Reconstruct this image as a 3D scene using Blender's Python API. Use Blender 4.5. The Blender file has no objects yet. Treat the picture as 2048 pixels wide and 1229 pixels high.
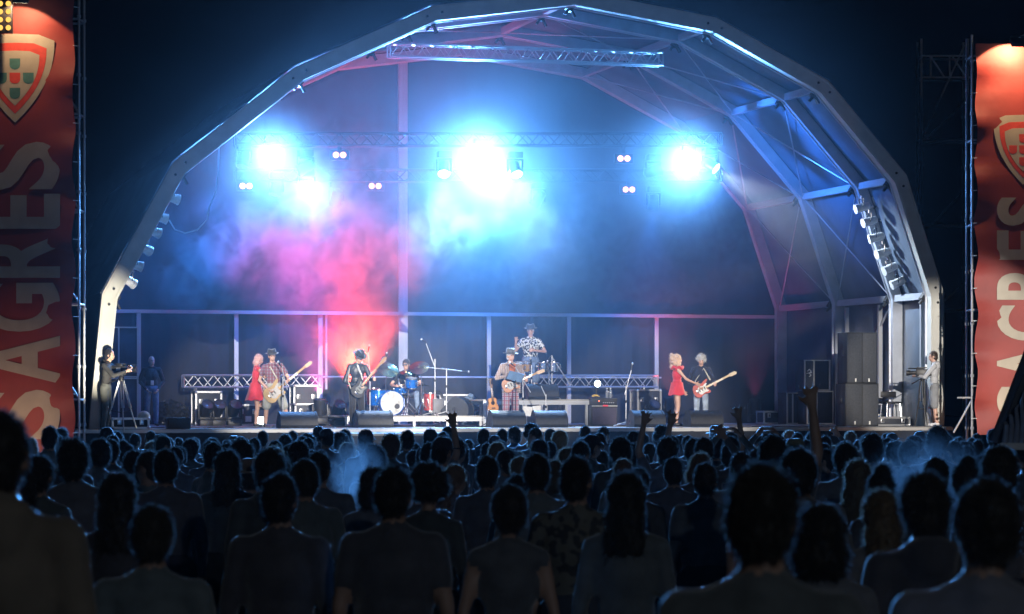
import bpy, bmesh, math, random
import numpy as np
from mathutils import Vector, Matrix, Euler, Quaternion
random.seed(7)
sc = bpy.context.scene
COL = sc.collection
R = math.radians
PI = math.pi

# ---------------------------------------------------------------- camera, night sky, exposure
F_PX, HC, YH = 5500.0, 2.15, 800.0
cam_d = bpy.data.cameras.new('camera'); cam = bpy.data.objects.new('camera', cam_d); COL.objects.link(cam)
cam.location = (0, 0, HC); cam.rotation_euler = (R(90), 0, 0)
cam_d.sensor_width = 36.0; cam_d.lens = F_PX / 2048 * 36.0
cam_d.shift_y = (YH - 614.5) / 2048
cam_d.clip_start = 0.1; cam_d.clip_end = 900
cam_d.dof.use_dof = True; cam_d.dof.focus_distance = 62.0; cam_d.dof.aperture_fstop = 5.4
sc.camera = cam
w = bpy.data.worlds.new('World'); sc.world = w; w.use_nodes = True
wn = w.node_tree.nodes; wl = w.node_tree.links
bg = wn['Background']; bg.inputs['Color'].default_value = (0.55, 0.65, 1.0, 1); bg.inputs['Strength'].default_value = 0.0007   # overcast night sky over a lit town
sc.view_settings.view_transform = 'Standard'; sc.view_settings.look = 'None'
sc.view_settings.exposure = 0.0; sc.view_settings.gamma = 1.0
cy = sc.cycles
cy.use_denoising = True
try: cy.denoiser = 'OPENIMAGEDENOISE'
except Exception: pass
cy.max_bounces = 4; cy.diffuse_bounces = 2; cy.glossy_bounces = 2; cy.transmission_bounces = 3
cy.volume_bounces = 0; cy.transparent_max_bounces = 6
cy.caustics_reflective = False; cy.caustics_refractive = False
cy.sample_clamp_indirect = 4.0
cy.use_light_tree = True
cy.use_adaptive_sampling = True; cy.adaptive_threshold = 0.03; cy.adaptive_min_samples = 20
cy.volume_step_rate = 0.85; cy.volume_max_steps = 96

# ---------------------------------------------------------------- frames of reference
PHI = R(16.0); CP, SP = math.cos(PHI), math.sin(PHI)
OY = 62.0                       # stage front centre is 62 m ahead
ZF = 1.52                       # top of the stage floor
def sl(px, py, v):              # a spot on the stage: sight line met with the plane v metres behind the stage front
    a = (px - 1024) / F_PX
    t = (v + OY * CP) / (CP - a * SP)
    return (t * (a * CP + SP) - OY * SP, v, HC + t * (YH - py) / F_PX)
def sw(u, v, z=ZF): return Vector((u * CP - v * SP, OY + u * SP + v * CP, z))
def su(px, v): return sl(px, 800, v)[0]
def pxm(px, v):                 # pixels per metre there
    a = (px - 1024) / F_PX
    return F_PX / ((v + OY * CP) / (CP - a * SP))
def wp(px, py, Y): return Vector(((px - 1024) / F_PX * Y, Y, HC + (YH - py) / F_PX * Y))
def gz(Y):                      # the ground slopes gently down to the stage
    if Y < 20: return 0.25 * (20 - Y) / 15 if Y > 5 else 0.25
    return -0.2 * min(1, (Y - 20) / 35)

# ---------------------------------------------------------------- materials
MATS = {}
def pm(name, col, rough=0.6, metal=0.0, var=0.15, scale=8.0, bump=0.0, bscale=60.0, coat=0.0, sheen=0.0, emit=None, es=0.0, rnd=0.0, alpha=None, spec=0.5, trans=0.0, transl=0.0):
    if name in MATS: return MATS[name]
    m = bpy.data.materials.new(name); m.use_nodes = True; MATS[name] = m
    nt = m.node_tree; N = nt.nodes; L = nt.links; b = N['Principled BSDF']
    b.inputs['Roughness'].default_value = rough; b.inputs['Metallic'].default_value = metal
    b.inputs['Coat Weight'].default_value = coat; b.inputs['Sheen Weight'].default_value = sheen
    b.inputs['Specular IOR Level'].default_value = spec
    b.inputs['Transmission Weight'].default_value = trans
    col = tuple(col) + (1,)
    b.inputs['Base Color'].default_value = col
    tc = N.new('ShaderNodeTexCoord')
    if var > 0:
        nz = N.new('ShaderNodeTexNoise'); nz.inputs['Scale'].default_value = scale; nz.inputs['Detail'].default_value = 4
        L.new(tc.outputs['Object'], nz.inputs['Vector'])
        mr = N.new('ShaderNodeMapRange'); mr.inputs['From Min'].default_value = 0.3; mr.inputs['From Max'].default_value = 0.7
        mr.inputs['To Min'].default_value = 1 - var; mr.inputs['To Max'].default_value = 1 + var
        L.new(nz.outputs['Fac'], mr.inputs['Value'])
        vm = N.new('ShaderNodeVectorMath'); vm.operation = 'SCALE'; vm.inputs[0].default_value = col[:3]
        L.new(mr.outputs['Result'], vm.inputs['Scale']); out = vm.outputs['Vector']
        if rnd > 0:
            oi = N.new('ShaderNodeObjectInfo'); hs = N.new('ShaderNodeHueSaturation')
            m1 = N.new('ShaderNodeMapRange'); m1.inputs['To Min'].default_value = 0.5 - rnd; m1.inputs['To Max'].default_value = 0.5 + rnd
            m2 = N.new('ShaderNodeMapRange'); m2.inputs['To Min'].default_value = 0.45; m2.inputs['To Max'].default_value = 1.7
            fr = N.new('ShaderNodeMath'); fr.operation = 'FRACT'; ml = N.new('ShaderNodeMath'); ml.operation = 'MULTIPLY'; ml.inputs[1].default_value = 7.31
            L.new(oi.outputs['Random'], m1.inputs['Value']); L.new(oi.outputs['Random'], ml.inputs[0]); L.new(ml.outputs[0], fr.inputs[0]); L.new(fr.outputs[0], m2.inputs['Value'])
            L.new(m1.outputs['Result'], hs.inputs['Hue']); L.new(m2.outputs['Result'], hs.inputs['Value']); L.new(out, hs.inputs['Color']); out = hs.outputs['Color']
        L.new(out, b.inputs['Base Color'])
    if bump > 0:
        n2 = N.new('ShaderNodeTexNoise'); n2.inputs['Scale'].default_value = bscale; n2.inputs['Detail'].default_value = 3
        L.new(tc.outputs['Object'], n2.inputs['Vector'])
        bp = N.new('ShaderNodeBump'); bp.inputs['Strength'].default_value = bump; bp.inputs['Distance'].default_value = 0.02
        L.new(n2.outputs['Fac'], bp.inputs['Height']); L.new(bp.outputs['Normal'], b.inputs['Normal'])
    if transl > 0:
        tl = N.new('ShaderNodeBsdfTranslucent'); mxs = N.new('ShaderNodeMixShader'); mxs.inputs[0].default_value = transl; tl.inputs['Color'].default_value = tuple(min(1, c * 1.4 + 0.17) for c in col[:3]) + (1,)
        L.new(b.outputs[0], mxs.inputs[1]); L.new(tl.outputs[0], mxs.inputs[2]); L.new(mxs.outputs[0], N['Material Output'].inputs['Surface'])
    if emit is not None:
        b.inputs['Emission Color'].default_value = tuple(emit) + (1,); b.inputs['Emission Strength'].default_value = es
        m.cycles.emission_sampling = 'NONE'
    return m
def plaid(name, c0, c1, c2, k):
    m = pm(name, c0, 0.85, var=0.1, sheen=0.2); N = m.node_tree.nodes; L = m.node_tree.links; b = N['Principled BSDF']
    src = b.inputs['Base Color'].links[0].from_socket
    tc = N.new('ShaderNodeTexCoord'); prev = src
    for d, c in (('X', c1), ('Z', c1), ('X', c2), ('Z', c2)):
        wv = N.new('ShaderNodeTexWave'); wv.bands_direction = d; wv.inputs['Scale'].default_value = k * (1.0 if c is c1 else 0.5); wv.inputs['Phase Offset'].default_value = 0.0 if c is c1 else 1.3
        L.new(tc.outputs['Object'], wv.inputs['Vector'])
        cr = N.new('ShaderNodeMapRange'); cr.inputs['From Min'].default_value = 0.62; cr.inputs['From Max'].default_value = 0.8; cr.inputs['To Max'].default_value = 0.6
        L.new(wv.outputs['Fac'], cr.inputs['Value'])
        mx = N.new('ShaderNodeMix'); mx.data_type = 'RGBA'; mx.inputs['B'].default_value = tuple(c) + (1,)
        L.new(cr.outputs['Result'], mx.inputs['Factor']); L.new(prev, mx.inputs['A']); prev = mx.outputs['Result']
    L.new(prev, b.inputs['Base Color']); return m
def blotch(name, c0, c1, scale, thr=0.5):
    m = pm(name, c0, 0.8, var=0.05); N = m.node_tree.nodes; L = m.node_tree.links; b = N['Principled BSDF']
    tc = N.new('ShaderNodeTexCoord'); nz = N.new('ShaderNodeTexNoise'); nz.inputs['Scale'].default_value = scale; nz.inputs['Detail'].default_value = 1
    L.new(tc.outputs['Object'], nz.inputs['Vector'])
    cr = N.new('ShaderNodeMapRange'); cr.inputs['From Min'].default_value = thr - 0.03; cr.inputs['From Max'].default_value = thr + 0.03
    L.new(nz.outputs['Fac'], cr.inputs['Value'])
    mx = N.new('ShaderNodeMix'); mx.data_type = 'RGBA'; mx.inputs['A'].default_value = tuple(c0) + (1,); mx.inputs['B'].default_value = tuple(c1) + (1,)
    L.new(cr.outputs['Result'], mx.inputs['Factor']); L.new(mx.outputs['Result'], b.inputs['Base Color']); return m
def glow(name, col, s):
    if name in MATS: return MATS[name]
    m = bpy.data.materials.new(name); m.use_nodes = True; MATS[name] = m
    N = m.node_tree.nodes; N.clear(); e = N.new('ShaderNodeEmission'); o = N.new('ShaderNodeOutputMaterial')
    e.inputs['Color'].default_value = tuple(col) + (1,); e.inputs['Strength'].default_value = s
    m.node_tree.links.new(e.outputs[0], o.inputs['Surface']); m.cycles.emission_sampling = 'NONE'
    return m
ALU = pm('aluminium', (0.62, 0.63, 0.65), 0.35, 0.85, 0.12, 5)
ALUD = pm('dull_aluminium', (0.5, 0.5, 0.5), 0.5, 0.6, 0.15, 5)
CHROME = pm('chrome', (0.75, 0.76, 0.78), 0.18, 1.0, 0.08, 15)
POLISH = pm('polished_can', (0.88, 0.89, 0.9), 0.38, 0.3, 0.1, 12)
RIB = pm('rib_paint', (0.44, 0.47, 0.53), 0.4, 0.2, 0.1, 4)
CREAM = pm('arch_paint', (0.60, 0.60, 0.56), 0.5, 0.0, 0.10, 2.5, bump=0.1, bscale=9)
STEEL = pm('galvanised_steel', (0.58, 0.59, 0.61), 0.45, 0.7, 0.2, 10)
BLACK = pm('black_paint', (0.018, 0.018, 0.02), 0.45, 0.0, 0.25, 12)
BLKW = pm('black_vinyl', (0.02, 0.022, 0.026), 0.55, 0.0, 0.25, 14, bump=0.15, bscale=120)
MEMB = pm('tent_fabric', (0.10, 0.13, 0.175), 0.42, 0.0, 0.22, 1.3, bump=0.35, bscale=3.0)
CURT = pm('black_drape', (0.014, 0.017, 0.024), 0.8, 0.0, 0.3, 1.0, bump=0.4, bscale=4.0)
RAILW = pm('pale_rail', (0.46, 0.48, 0.53), 0.4, 0.3, 0.1, 4)
DECK = pm('deck_ply', (0.30, 0.29, 0.27), 0.55, 0.0, 0.3, 3.0, bump=0.15, bscale=40)
SKIN = pm('skin', (0.55, 0.33, 0.24), 0.5, 0.0, 0.08, 12)

# ---------------------------------------------------------------- mesh kit
class MB:
    def __init__(s): s.v = []; s.f = []; s.m = []
    def add(s, vs, fs, mat=0):
        o = len(s.v); s.v += [tuple(p) for p in vs]; s.f += [tuple(i + o for i in f) for f in fs]; s.m += [mat] * len(fs); return s
    def box(s, c, d, mat=0, rot=None, bev=0.0):
        hx, hy, hz = d[0] / 2, d[1] / 2, d[2] / 2
        if bev <= 0:
            vs = [(x, y, z) for z in (-hz, hz) for y in (-hy, hy) for x in (-hx, hx)]
            fs = [(0, 2, 3, 1), (4, 5, 7, 6), (0, 1, 5, 4), (2, 6, 7, 3), (0, 4, 6, 2), (1, 3, 7, 5)]
        else:
            bm = bmesh.new(); bmesh.ops.create_cube(bm, size=1)
            for q in bm.verts: q.co = Vector((q.co.x * d[0], q.co.y * d[1], q.co.z * d[2]))
            bmesh.ops.bevel(bm, geom=list(bm.edges), offset=bev, segments=2, affect='EDGES', profile=0.5)
            bm.verts.index_update(); vs = [tuple(q.co) for q in bm.verts]; fs = [tuple(q.index for q in f.verts) for f in bm.faces]; bm.free()
        M = Euler(rot).to_matrix() if rot is not None and not isinstance(rot, Matrix) else rot
        C = Vector(c)
        return s.add([(M @ Vector(p) if M is not None else Vector(p)) + C for p in vs], fs, mat)
    def tube(s, pts, rad, n=8, mat=0, caps=True, flat=1.0):
        pts = [Vector(p) for p in pts]; k = len(pts)
        if not hasattr(rad, '__len__'): rad = [rad] * k
        up = None; rings = []
        for i, p in enumerate(pts):
            t = (pts[min(i + 1, k - 1)] - pts[max(i - 1, 0)]).normalized()
            if up is None:
                up = Vector((0, 0, 1)) if abs(t.z) < 0.9 else Vector((1, 0, 0))
            a = t.cross(up)
            if a.length < 1e-6: a = t.orthogonal()
            a.normalize(); b = a.cross(t).normalized(); up = b
            rings.append([p + a * (math.cos(2 * PI * j / n) * rad[i]) + b * (math.sin(2 * PI * j / n) * rad[i] * flat) for j in range(n)])
        vs = [q for r in rings for q in r]
        fs = [(i * n + j, i * n + (j + 1) % n, (i + 1) * n + (j + 1) % n, (i + 1) * n + j) for i in range(k - 1) for j in range(n)]
        if caps: fs += [tuple(range(n))[::-1], tuple((k - 1) * n + j for j in range(n))]
        return s.add(vs, fs, mat)
    def cyl(s, p0, p1, r0, r1=None, n=12, mat=0, caps=True): return s.tube([p0, p1], [r0, r0 if r1 is None else r1], n, mat, caps)
    def lathe(s, prof, n=20, mat=0, M=None):
        vs = []; k = len(prof)
        for r, z in prof:
            for j in range(n): vs.append(Vector((r * math.cos(2 * PI * j / n), r * math.sin(2 * PI * j / n), z)))
        fs = [(i * n + j, i * n + (j + 1) % n, (i + 1) * n + (j + 1) % n, (i + 1) * n + j) for i in range(k - 1) for j in range(n)]
        if prof[0][0] > 1e-4: fs.append(tuple(range(n))[::-1])
        if prof[-1][0] > 1e-4: fs.append(tuple((k - 1) * n + j for j in range(n)))
        if M is not None: vs = [M @ p for p in vs]
        return s.add(vs, fs, mat)
    def ell(s, c, r, nu=14, nv=9, mat=0, M=None):
        vs = []; C = Vector(c)
        for i in range(nv + 1):
            th = PI * i / nv
            for j in range(nu):
                p = Vector((r[0] * math.sin(th) * math.cos(2 * PI * j / nu), r[1] * math.sin(th) * math.sin(2 * PI * j / nu), r[2] * math.cos(th)))
                vs.append((M @ p if M is not None else p) + C)
        fs = [((i + 1) * nu + j, (i + 1) * nu + (j + 1) % nu, i * nu + (j + 1) % nu, i * nu + j) for i in range(nv) for j in range(nu)]
        return s.add(vs, fs, mat)
    def prism(s, out, y0, y1, mat=0, M=None):      # outline in x,z extruded along y
        n = len(out); vs = [Vector((x, y0, z)) for x, z in out] + [Vector((x, y1, z)) for x, z in out]
        if M is not None: vs = [M @ p for p in vs]
        fs = [tuple(range(n)), tuple(range(n, 2 * n))[::-1]] + [(i, i + n, (i + 1) % n + n, (i + 1) % n) for i in range(n)]
        return s.add(vs, fs, mat)
    def mesh(s, name, mats, smooth=35):
        me = bpy.data.meshes.new(name); me.from_pydata(s.v, [], s.f)
        for m in (mats if isinstance(mats, (list, tuple)) else [mats]): me.materials.append(m)
        me.polygons.foreach_set('material_index', s.m)
        bm = bmesh.new(); bm.from_mesh(me); bmesh.ops.remove_doubles(bm, verts=bm.verts, dist=1e-6); bmesh.ops.recalc_face_normals(bm, faces=bm.faces); bm.to_mesh(me); bm.free()
        if smooth:
            me.polygons.foreach_set('use_smooth', [True] * len(me.polygons)); me.set_sharp_from_angle(angle=R(smooth))
        me.update(); return me
    def build(s, name, mats, parent=None, smooth=35, loc=None, rot=None):
        o = bpy.data.objects.new(name, s.mesh(name, mats, smooth)); COL.objects.link(o)
        if parent is not None: o.parent = parent
        if loc is not None: o.location = loc
        if rot is not None:
            if isinstance(rot, Quaternion): o.rotation_mode = 'QUATERNION'; o.rotation_quaternion = rot
            else: o.rotation_euler = rot
        return o
def tag(o, label, cat, group=None, kind=None):
    if label: o['label'] = label
    if cat: o['category'] = cat
    if group: o['group'] = group
    if kind: o['kind'] = kind
    return o
def thing(name, label, cat, loc, rz=PHI, group=None, q=None):
    o = bpy.data.objects.new(name, None); COL.objects.link(o); o.location = loc; o.empty_display_size = 0.1
    if q is not None: o.rotation_mode = 'QUATERNION'; o.rotation_quaternion = q
    else: o.rotation_euler = (0, 0, rz)
    return tag(o, label, cat, group)
def inst(name, me, parent=None, loc=(0, 0, 0), rot=(0, 0, 0), scale=(1, 1, 1)):
    o = bpy.data.objects.new(name, me); COL.objects.link(o); o.parent = parent
    o.location = loc; o.scale = scale
    if isinstance(rot, Quaternion): o.rotation_mode = 'QUATERNION'; o.rotation_quaternion = rot
    else: o.rotation_euler = rot
    return o
UNIT = {}
def bar(parent, name, p0, p1, r, mat, n=8):
    key = (mat.name, n)
    if key not in UNIT:
        UNIT[key] = MB().cyl((0, 0, 0), (0, 0, 1), 1, n=n).mesh('bar', mat)
    p0, p1 = Vector(p0), Vector(p1); d = p1 - p0
    return inst(name, UNIT[key], parent, p0, d.to_track_quat('Z', 'Y'), (r, r, d.length))
def beam(parent, name, p0, p1, w, h, mat):          # square section
    key = (mat.name, 'sq')
    if key not in UNIT: UNIT[key] = MB().box((0, 0, 0.5), (1, 1, 1)).mesh('beam', mat)
    p0, p1 = Vector(p0), Vector(p1); d = p1 - p0
    return inst(name, UNIT[key], parent, p0, d.to_track_quat('Z', 'Y'), (w, h, d.length))
def spot(parent, loc, direction, W, col, size=40, blend=0.6, rad=0.06, name='bulb'):
    d = bpy.data.lights.new(name, 'SPOT'); d.energy = W; d.color = col; d.spot_size = R(size); d.spot_blend = blend; d.shadow_soft_size = rad
    o = bpy.data.objects.new(name, d); COL.objects.link(o); o.parent = parent; o.location = loc
    o.rotation_mode = 'QUATERNION'; o.rotation_quaternion = Vector(direction).to_track_quat('-Z', 'Y')
    return o
def sub(name, parent):
    o = bpy.data.objects.new(name, None); COL.objects.link(o); o.parent = parent; o.empty_display_size = 0.1; return o
# ================================================================ ground
mb = MB(); Ys = [-20, 0, 5, 8, 12, 16, 20, 30, 40, 55, 70, 120, 400]; Xs = [-300, -60, -25, -12, -6, 0, 6, 12, 25, 60, 300]
vs = [(x, y, gz(max(y, 0))) for y in Ys for x in Xs]; nx = len(Xs)
mb.add(vs, [(j * nx + i, j * nx + i + 1, (j + 1) * nx + i + 1, (j + 1) * nx + i) for j in range(len(Ys) - 1) for i in range(nx - 1)])
g = mb.build('ground', pm('trodden_earth', (0.07, 0.06, 0.05), 0.9, 0, 0.4, 1.5, bump=0.5, bscale=12)); tag(g, None, None, kind='structure')

# ================================================================ stage deck
ULo, URo = su(150, -0.6), su(1905, -0.6)
st = thing('stage_deck', 'long raised stage floor of pale boards with a black skirt in front', 'stage', sw(0, 0, gz(62)))
zb = ZF - gz(62)
npan = 9; pw = (URo - ULo) / npan; dm = None
for j in range(6):
    for i in range(npan):
        if dm is None: dm = MB().box((0, 0, -0.03), (pw - 0.012, 1.9 - 0.012, 0.06), bev=0.004).mesh('deck_panel', DECK, 0)
        inst('deck_panel', dm, st, (ULo + pw * (i + 0.5), -0.6 + 1.9 * (j + 0.5), zb))
sk = MB(); n = 120
for k in range(n + 1):
    u = ULo + (URo - ULo) * k / n; d = 0.03 * math.sin(k * 1.9) - 0.62
    sk.v += [(u, d, zb - 0.08), (u, d - 0.02 * math.sin(k * 1.3), 0.0)]
for k in range(n): sk.f.append((2 * k, 2 * k + 1, 2 * k + 3, 2 * k + 2)); sk.m.append(0)
sk.build('skirt', CURT, st)
beam(st, 'front_trim', (ULo, -0.625, zb - 0.05), (URo, -0.625, zb - 0.05), 0.03, 0.07, ALUD)

# ================================================================ canopy
FRONT = [(161, 872), (204, 588), (346, 325), (590, 134), (864, 12), (1150, -20), (1434, 36), (1657, 162), (1813, 351), (1888, 588), (1888, 858)]
AP = [(sl(x, y, 0)[0], sl(x, y, 0)[2]) for x, y in FRONT]
AP[0] = (AP[0][0], gz(60)); AP[-1] = (AP[-1][0], gz(64))
def offset(P, d):
    out = []
    for i in range(len(P)):
        a = Vector(P[max(i - 1, 0)]); b = Vector(P[i]); c = Vector(P[min(i + 1, len(P) - 1)])
        t1 = (b - a).normalized() if i > 0 else (c - b).normalized(); t2 = (c - b).normalized() if i < len(P) - 1 else t1
        n1 = Vector((t1.y, -t1.x)); n2 = Vector((t2.y, -t2.x)); nn = (n1 + n2).normalized()
        out.append(tuple(b + nn * (d / max(0.3, nn.dot(n1)))))
    return out
VA = [0.0, 2.4, 6.0, 10.0]
cn = thing('stage_canopy', 'huge arched stage tent of pale box beams and dark blue fabric over the band', 'tent', sw(0, 0, 0))
IN = [offset(AP, 0.34), offset(AP, 0.26), offset(AP, 0.26), offset(AP, 0.26)]
for ai, v in enumerate(VA):
    dep = 0.26 if ai == 0 else 0.14
    ins = IN[ai]
    for i in range(len(AP) - 1):
        m = MB(); o1, o2, i1, i2 = AP[i], AP[i + 1], ins[i], ins[i + 1]
        q = [(o1, 0), (o2, 0), (i2, 0), (i1, 0)]
        vs = [(p[0], v - 0.02, p[1]) for p, _ in q] + [(p[0], v + dep, p[1]) for p, _ in q]
        m.add(vs, [(0, 1, 2, 3), (7, 6, 5, 4), (0, 4, 5, 1), (1, 5, 6, 2), (2, 6, 7, 3), (3, 7, 4, 0)])
        if ai == 0:                                  # keder channels on the face
            for f0, f1 in ((0.10, 0.16), (0.84, 0.90)):
                L_ = lambda a, b, t: (a[0] + (b[0] - a[0]) * t, a[1] + (b[1] - a[1]) * t)
                a0, a1, b0, b1 = L_(o1, i1, f0), L_(o2, i2, f0), L_(o1, i1, f1), L_(o2, i2, f1)
                m.add([(p[0], y, p[1]) for y in (v - 0.035, v - 0.019) for p in (a0, a1, b1, b0)], [(0, 1, 2, 3), (0, 4, 5, 1), (2, 6, 7, 3), (1, 5, 6, 2), (3, 7, 4, 0)])
        m.build('arch_beam', CREAM if ai == 0 else RIB, cn, 20)
        bar(cn, 'edge_rail', (i1[0], v + dep, i1[1]), (i2[0], v + dep, i2[1]), 0.035, RIB)
    if ai < 3:
        for i in range(1, len(AP) - 1):               # black clamps at the bends
            p = ins[i]; jm = MB().box((0, 0, 0), (0.14, 0.18, 0.2), 0, (0, 0.6, 0)).box((0.05, 0, -0.12), (0.05, 0.1, 0.24), 0, (0, -0.5, 0)).box((-0.07, 0, -0.1), (0.05, 0.08, 0.2), 0, (0, 0.7, 0))
            jm.build('joint_clamp', BLACK, cn, loc=(p[0], v + dep + 0.1, p[1]))
            if ai == 0:                               # bolt heads either side of the bend
                for j_ in (-1, 1):
                    q_ = Vector((ins[i][0], ins[i][1])).lerp(Vector(AP[i]), 0.5); q2 = Vector(AP[i + j_]); d_ = (q2 - Vector(AP[i])).normalized() * 0.18
                    bar(cn, 'bolt', (q_.x + d_.x, -0.045, q_.y + d_.y), (q_.x + d_.x, -0.018, q_.y + d_.y), 0.03, BLACK)
for b in range(3):                                    # fabric and purlins bay by bay
    v0, v1 = VA[b] + 0.05, VA[b + 1] + 0.05
    O = offset(AP, -0.04)
    for i in range(len(AP) - 1):
        nu, nv = 6, 8; P0, P1 = Vector(O[i]), Vector(O[i + 1]); t = (P1 - P0).normalized(); nn = Vector((t.y, -t.x))
        m = MB(); n_ = nu + 1
        for lay in (0, 0.015):
            m.v += [((P0.lerp(P1, a / nu) + nn * (lay + 0.10 * math.sin(PI * a / nu) * math.sin(PI * c / nv)))[0], v0 + (v1 - v0) * c / nv, (P0.lerp(P1, a / nu) + nn * (lay + 0.10 * math.sin(PI * a / nu) * math.sin(PI * c / nv)))[1]) for c in range(nv + 1) for a in range(n_)]
        K = n_ * (nv + 1)
        for c in range(nv):
            for a in range(nu):
                q = (c * n_ + a, c * n_ + a + 1, (c + 1) * n_ + a + 1, (c + 1) * n_ + a); m.f += [q, tuple(x + K for x in q[::-1])]; m.m += [0, 0]
        m.build('membrane_panel', MEMB, cn)
    I2 = offset(AP, 0.16)
    for i in range(1, len(AP) - 1):
        if b == 2 and 1 < i < 9 and i % 2: continue
        beam(cn, 'purlin', (I2[i][0], VA[b] + 0.2, I2[i][1]), (I2[i][0], VA[b + 1], I2[i][1]), 0.13, 0.16, RIB)
I3 = offset(AP, 0.2)
for i in (5, 6, 7, 8):                                # crossed stay cables, right side of the roof
    for b in ((1,) if i < 6 else (1, 2)):
        bar(cn, 'stay_cable', (I3[i][0], VA[b] + 0.15, I3[i][1]), (I3[i + 1][0], VA[b + 1], I3[i + 1][1]), 0.018, RAILW, 6)
        bar(cn, 'stay_cable', (I3[i + 1][0], VA[b] + 0.15, I3[i + 1][1]), (I3[i][0], VA[b + 1], I3[i][1]), 0.018, RAILW, 6)
for i in (2, 3, 4):
    bar(cn, 'stay_cable', (I3[i][0], VA[1] + 0.15, I3[i][1]), (I3[i + 1][0], VA[2], I3[i + 1][1]), 0.018, RAILW, 6)
# slack cable on the left
c0 = Vector(sl(438, 292, 1.0)); pts = [sl(x, y, 1.0) for x, y in ((438, 290), (437, 340), (432, 385), (420, 410), (414, 440), (395, 460), (370, 467), (350, 460), (338, 440))]
MB().tube(pts, 0.018, 6).build('loose_cable', RAILW, cn)
# ================================================================ back wall
VB = 10.25
bw = thing('back_wall', 'black draped wall with pale metal posts and rail closing the back of the stage', 'wall', sw(0, VB, ZF))
lz = lambda z: z - ZF
zr = sl(805, 628, VB)[2]
uL, uR = AP[1][0] + 0.1, AP[9][0] - 0.1
posts = [277, 472, 640, 805, 977, 1137, 1312]
ub = [uL] + [su(p, VB) for p in posts] + [uR]
def drape(name, u0, u1, zt, zbm, nfold):
    m = MB(); k = max(8, nfold * 4); rows = 5
    for r in range(rows):
        for j in range(k + 1):
            u = u0 + (u1 - u0) * j / k; zz0 = zt(u) if callable(zt) else zt; a = r / (rows - 1)
            m.v.append((u, 0.06 + 0.035 * math.sin(j * 1.6 + 0.4 * r) + 0.02 * math.sin(j * 0.37), zz0 + (zbm - zz0) * a))
    for r in range(rows - 1):
        for j in range(k): m.f.append((r * (k + 1) + j, r * (k + 1) + j + 1, (r + 1) * (k + 1) + j + 1, (r + 1) * (k + 1) + j)); m.m.append(0)
    return m.build(name, CURT, bw)
def archz(u):
    for a, b in zip(AP, AP[1:]):
        if a[0] <= u <= b[0] and b[0] > a[0]: return lz(a[1] + (b[1] - a[1]) * (u - a[0]) / (b[0] - a[0])) - 0.05
    return lz(AP[1][1])
for a, b in zip(ub, ub[1:]): drape('wall_panel', a + 0.02, b - 0.02, lz(zr), 0.0, 5)
uk = su(805, VB)
drape('gable_panel', uL, uk - 0.05, archz, lz(zr) + 0.02, 12); drape('gable_panel', uk + 0.05, uR, archz, lz(zr) + 0.02, 10)
beam(bw, 'rail', (uL, -0.06, lz(zr)), (uR, -0.06, lz(zr)), 0.14, 0.09, RAILW)
for p, u in zip(posts, ub[1:-1]):
    if p == 805: beam(bw, 'king_post', (u, -0.03, 0), (u, -0.03, archz(u)), 0.24, 0.1, RAILW)
    else: beam(bw, 'post', (u, -0.02, 0), (u, -0.02, lz(zr) - 0.04), 0.11, 0.08, RAILW)
beam(bw, 'post', (su(652, VB), -0.02, 0.9), (su(652, VB), -0.02, lz(zr) - 0.04), 0.05, 0.05, RAILW)
bar(bw, 'handrail', (su(640, VB), -0.1, 1.22), (su(1320, VB), -0.1, 1.22), 0.025, RAILW)

# right side wall frame: short posts under the haunch
wl_ = thing('side_wall_frame', 'pale posts and rails of the right side wall behind the tall speaker stack', 'frame', sw(AP[9][0], 2.5, ZF))
ux = 0.0
for vv, z1, z0 in ((0.9, lz(AP[9][1]) - 0.15, 0.6), (3.4, lz(AP[9][1]) - 0.15, 0.5), (5.5, lz(AP[9][1]) - 0.15, 0)):
    beam(wl_, 'post', (-0.15, vv - 2.5, z0), (-0.15, vv - 2.5, z1), 0.1, 0.08, RAILW)
bar(wl_, 'brace', (-0.15, 0.2, lz(AP[9][1]) - 0.2), (-0.15, 2.2, lz(AP[9][1]) - 1.6), 0.03, RAILW)

# ================================================================ trusses
def truss(name, label, p0, p1, s, nb, mat=ALU, group=None, r=0.026, base=None):
    p0, p1 = Vector(p0), Vector(p1); t = thing(name, label, 'truss', sw(*((p0 + p1) / 2)), PHI, group); c = (p0 + p1) / 2
    a, b = p0 - c, p1 - c; h = s / 2
    for dy in (-h, h):
        for dz in (-h, h): bar(t, 'chord', a + Vector((0, dy, dz)), b + Vector((0, dy, dz)), r, mat)
    for k in range(nb):
        q0, q1 = a.lerp(b, k / nb), a.lerp(b, (k + 1) / nb); sg = 1 if k % 2 else -1
        bar(t, 'brace', q0 + Vector((0, -h, h * sg)), q1 + Vector((0, -h, -h * sg)), r * 0.5, mat, 6)
        bar(t, 'brace', q0 + Vector((0, h, -h * sg)), q1 + Vector((0, h, h * sg)), r * 0.5, mat, 6)
        if k % 2 == 0: bar(t, 'brace', q0 + Vector((0, -h, h)), q1 + Vector((0, h, h)), r * 0.5, mat, 6)
    for q in (a, b):
        bar(t, 'end_frame', q + Vector((0, -h, -h)), q + Vector((0, -h, h)), r * 0.8, mat, 6); bar(t, 'end_frame', q + Vector((0, h, -h)), q + Vector((0, h, h)), r * 0.8, mat, 6)
    return t
truss('front_truss', 'slender box truss hung level high under the front of the arch', sl(778, 101, 1.2), sl(1322, 119, 1.2), 0.29, 30)
truss('lighting_truss', 'haze-veiled truss carrying the front row of stage lights', sl(470, 280, 4.5), sl(1440, 280, 4.5), 0.29, 44, BLKW)
truss('lighting_truss', 'haze-veiled truss carrying the rear, lower row of stage lights', sl(470, 352, 8.0), sl(1440, 352, 8.0), 0.29, 44, BLKW)
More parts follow.
